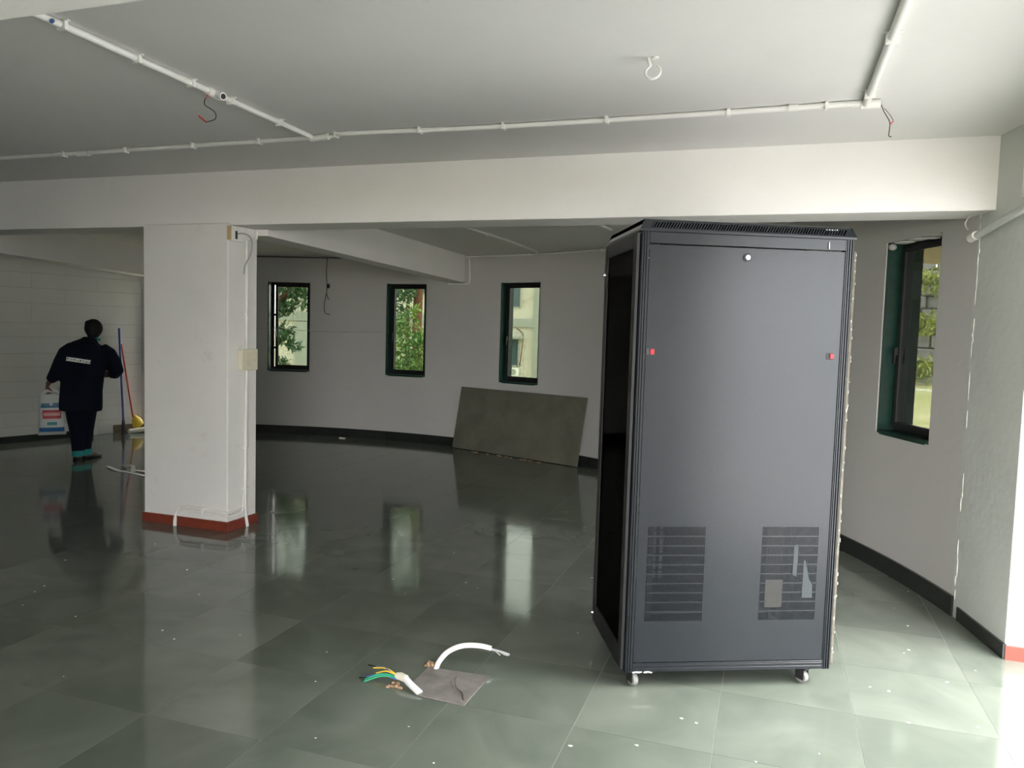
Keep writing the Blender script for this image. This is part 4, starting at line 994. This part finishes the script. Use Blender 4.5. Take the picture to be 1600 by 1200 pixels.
plant('shrub', 'bright green bush filling the middle window of the curved wall', 'shrub', Q(-1.85, D2, -0.62),
      [[Q(-1.85, D2, -0.62), Q(-1.85, D2, 0.6), Q(-1.8, D2, 1.4)]], 0.05,
      [(Q(-1.9, D2, 0.95), 0.75, 0.5, 0.62, 2400), (Q(-2.02, D2 - 0.1, 1.62), 0.16, 0.2, 0.24, 170), (Q(-1.80, D2 - 0.1, 1.80), 0.07, 0.1, 0.24, 70), (Q(-1.68, D2 - 0.2, 1.40), 0.16, 0.2, 0.16, 120)], 'leaf_bright', 0.11, 40)
D3 = 19.0
plant('tree', 'tall reddish trunked tree behind the bright bush', 'tree', Q(-2.37, D3, -0.62),
      [[Q(-2.33, D3, -0.62), Q(-2.38, D3, 1.5), Q(-2.36, D3, 2.6), Q(-2.30, D3, 5.6)], [Q(-2.6, D3, -0.62), Q(-2.62, D3, 1.8), Q(-2.56, D3, 3.4)]], 0.12,
      [(Q(-2.95, D3 - 0.5, 2.6), 0.62, 0.5, 0.95, 1100), (Q(-2.5, D3, 4.7), 1.5, 1.2, 1.5, 2400)], 'leaf_dark', 0.16, 60)
# garden on the other side, seen through the window beside the pier
gd = math.radians(9.98)
def G_(d, s, z):
    """d metres out along the view through window_6, s sideways"""
    return Vector((d * math.sin(gd) + s * math.cos(gd), d * math.cos(gd) - s * math.sin(gd), z))
mb = MB().add([G_(8.2, -3, -0.60), G_(8.2, 6, -0.60), G_(13, 6, -0.25), G_(13, -3, -0.25), G_(21.2, 6, 0.62), G_(21.2, -3, 0.62)], [(0, 1, 2, 3), (3, 2, 4, 5)])
obj('lawn', mb, M['grass'], kind='structure')
rk = thing('garden_wall', 'rough grey violet stone retaining wall beyond the window beside the pier', 'stone wall', G_(21.6, 0, 0.5), -gd)
rr = random.Random(21)
obj('wall_core', MB().box(-2.2, 3.2, 0.15, 0.6, -0.5, 2.95), M['joint'], rk)
z = -0.05; rown = 0
while z < 3.0:
    hgt = rr.uniform(0.28, 0.36); x = -1.6 - rr.uniform(0, 0.3)
    while x < 2.4:
        w_ = rr.uniform(0.35, 0.6)
        yo = rr.uniform(-0.06, 0.05)
        obj('stone', MB().box(x + 0.015, x + w_ - 0.015, yo, 0.3, z + 0.012, z + hgt - 0.012), M['rock'], rk, bevel=0.03)
        x += w_
    z += hgt; rown += 1
for k, (d, s_, z, r_, n, lab) in enumerate(((21.1, 0.05, 3.05, 0.42, 420, 'yellow green creeper hanging over the top of the stone wall'), (21.1, 0.0, 2.05, 0.45, 420, 'yellow green creeper halfway down the stone wall'), (20.8, -0.2, 0.95, 0.42, 420, 'low yellow green shrub at the foot of the stone wall'))):
    plant('creeper' if k < 2 else 'garden_shrub', lab, 'plant', G_(d, s_, z - r_), None, 0, [(G_(d, s_ - 0.1, z), r_ * 1.2, 0.2, r_ * 0.7, n)], 'leaf_yellow', 0.14, 80 + k)
tag(obj('kerb', MB().box(-1.5, 2.5, -0.06, 0.06, 0, 0.07, Matrix.Translation(G_(20.0, 0, 0.45)) @ Matrix.Rotation(-gd, 4, 'Z')), M['paint_white']), 'thin white kerb line crossing the lawn below the stone wall', 'kerb')
mb = MB()
for k in range(4):
    x = -0.5 + 0.42 * k
    mb.box(x, x + 0.40, -0.1, 0.1, 0, 0.09).box(x, x + 0.10, -0.1, 0.1, 0.09, 0.22).box(x + 0.30, x + 0.40, -0.1, 0.1, 0.09, 0.22).box(x, x + 0.40, -0.1, 0.1, 0.22, 0.31)
mb.v = [tuple(Matrix.Translation(G_(13.6, -0.15, -0.32)) @ Matrix.Rotation(-gd, 4, 'Z') @ Vector(v)) for v in mb.v]
tag(obj('garden_border', mb, M['paint_white']), 'low white pierced concrete border in the garden outside', 'border')
# tan soffit over the outside of the last window
mb = MB(); vs = []
n = 13
for k in range(n + 1):
    a = 9 + 27 * k / n
    for r in (6.82, 8.15):
        for z in (2.315, 2.46): vs.append(cp(a, r, z))
fs = []
for k in range(n):
    b_ = 4 * k
    fs += [(b_, b_ + 4, b_ + 5, b_ + 1), (b_ + 2, b_ + 3, b_ + 7, b_ + 6), (b_, b_ + 2, b_ + 6, b_ + 4), (b_ + 1, b_ + 5, b_ + 7, b_ + 3)]
mb.add(vs, fs)
obj('trim_3', mb, M['soffit'], kind='structure')
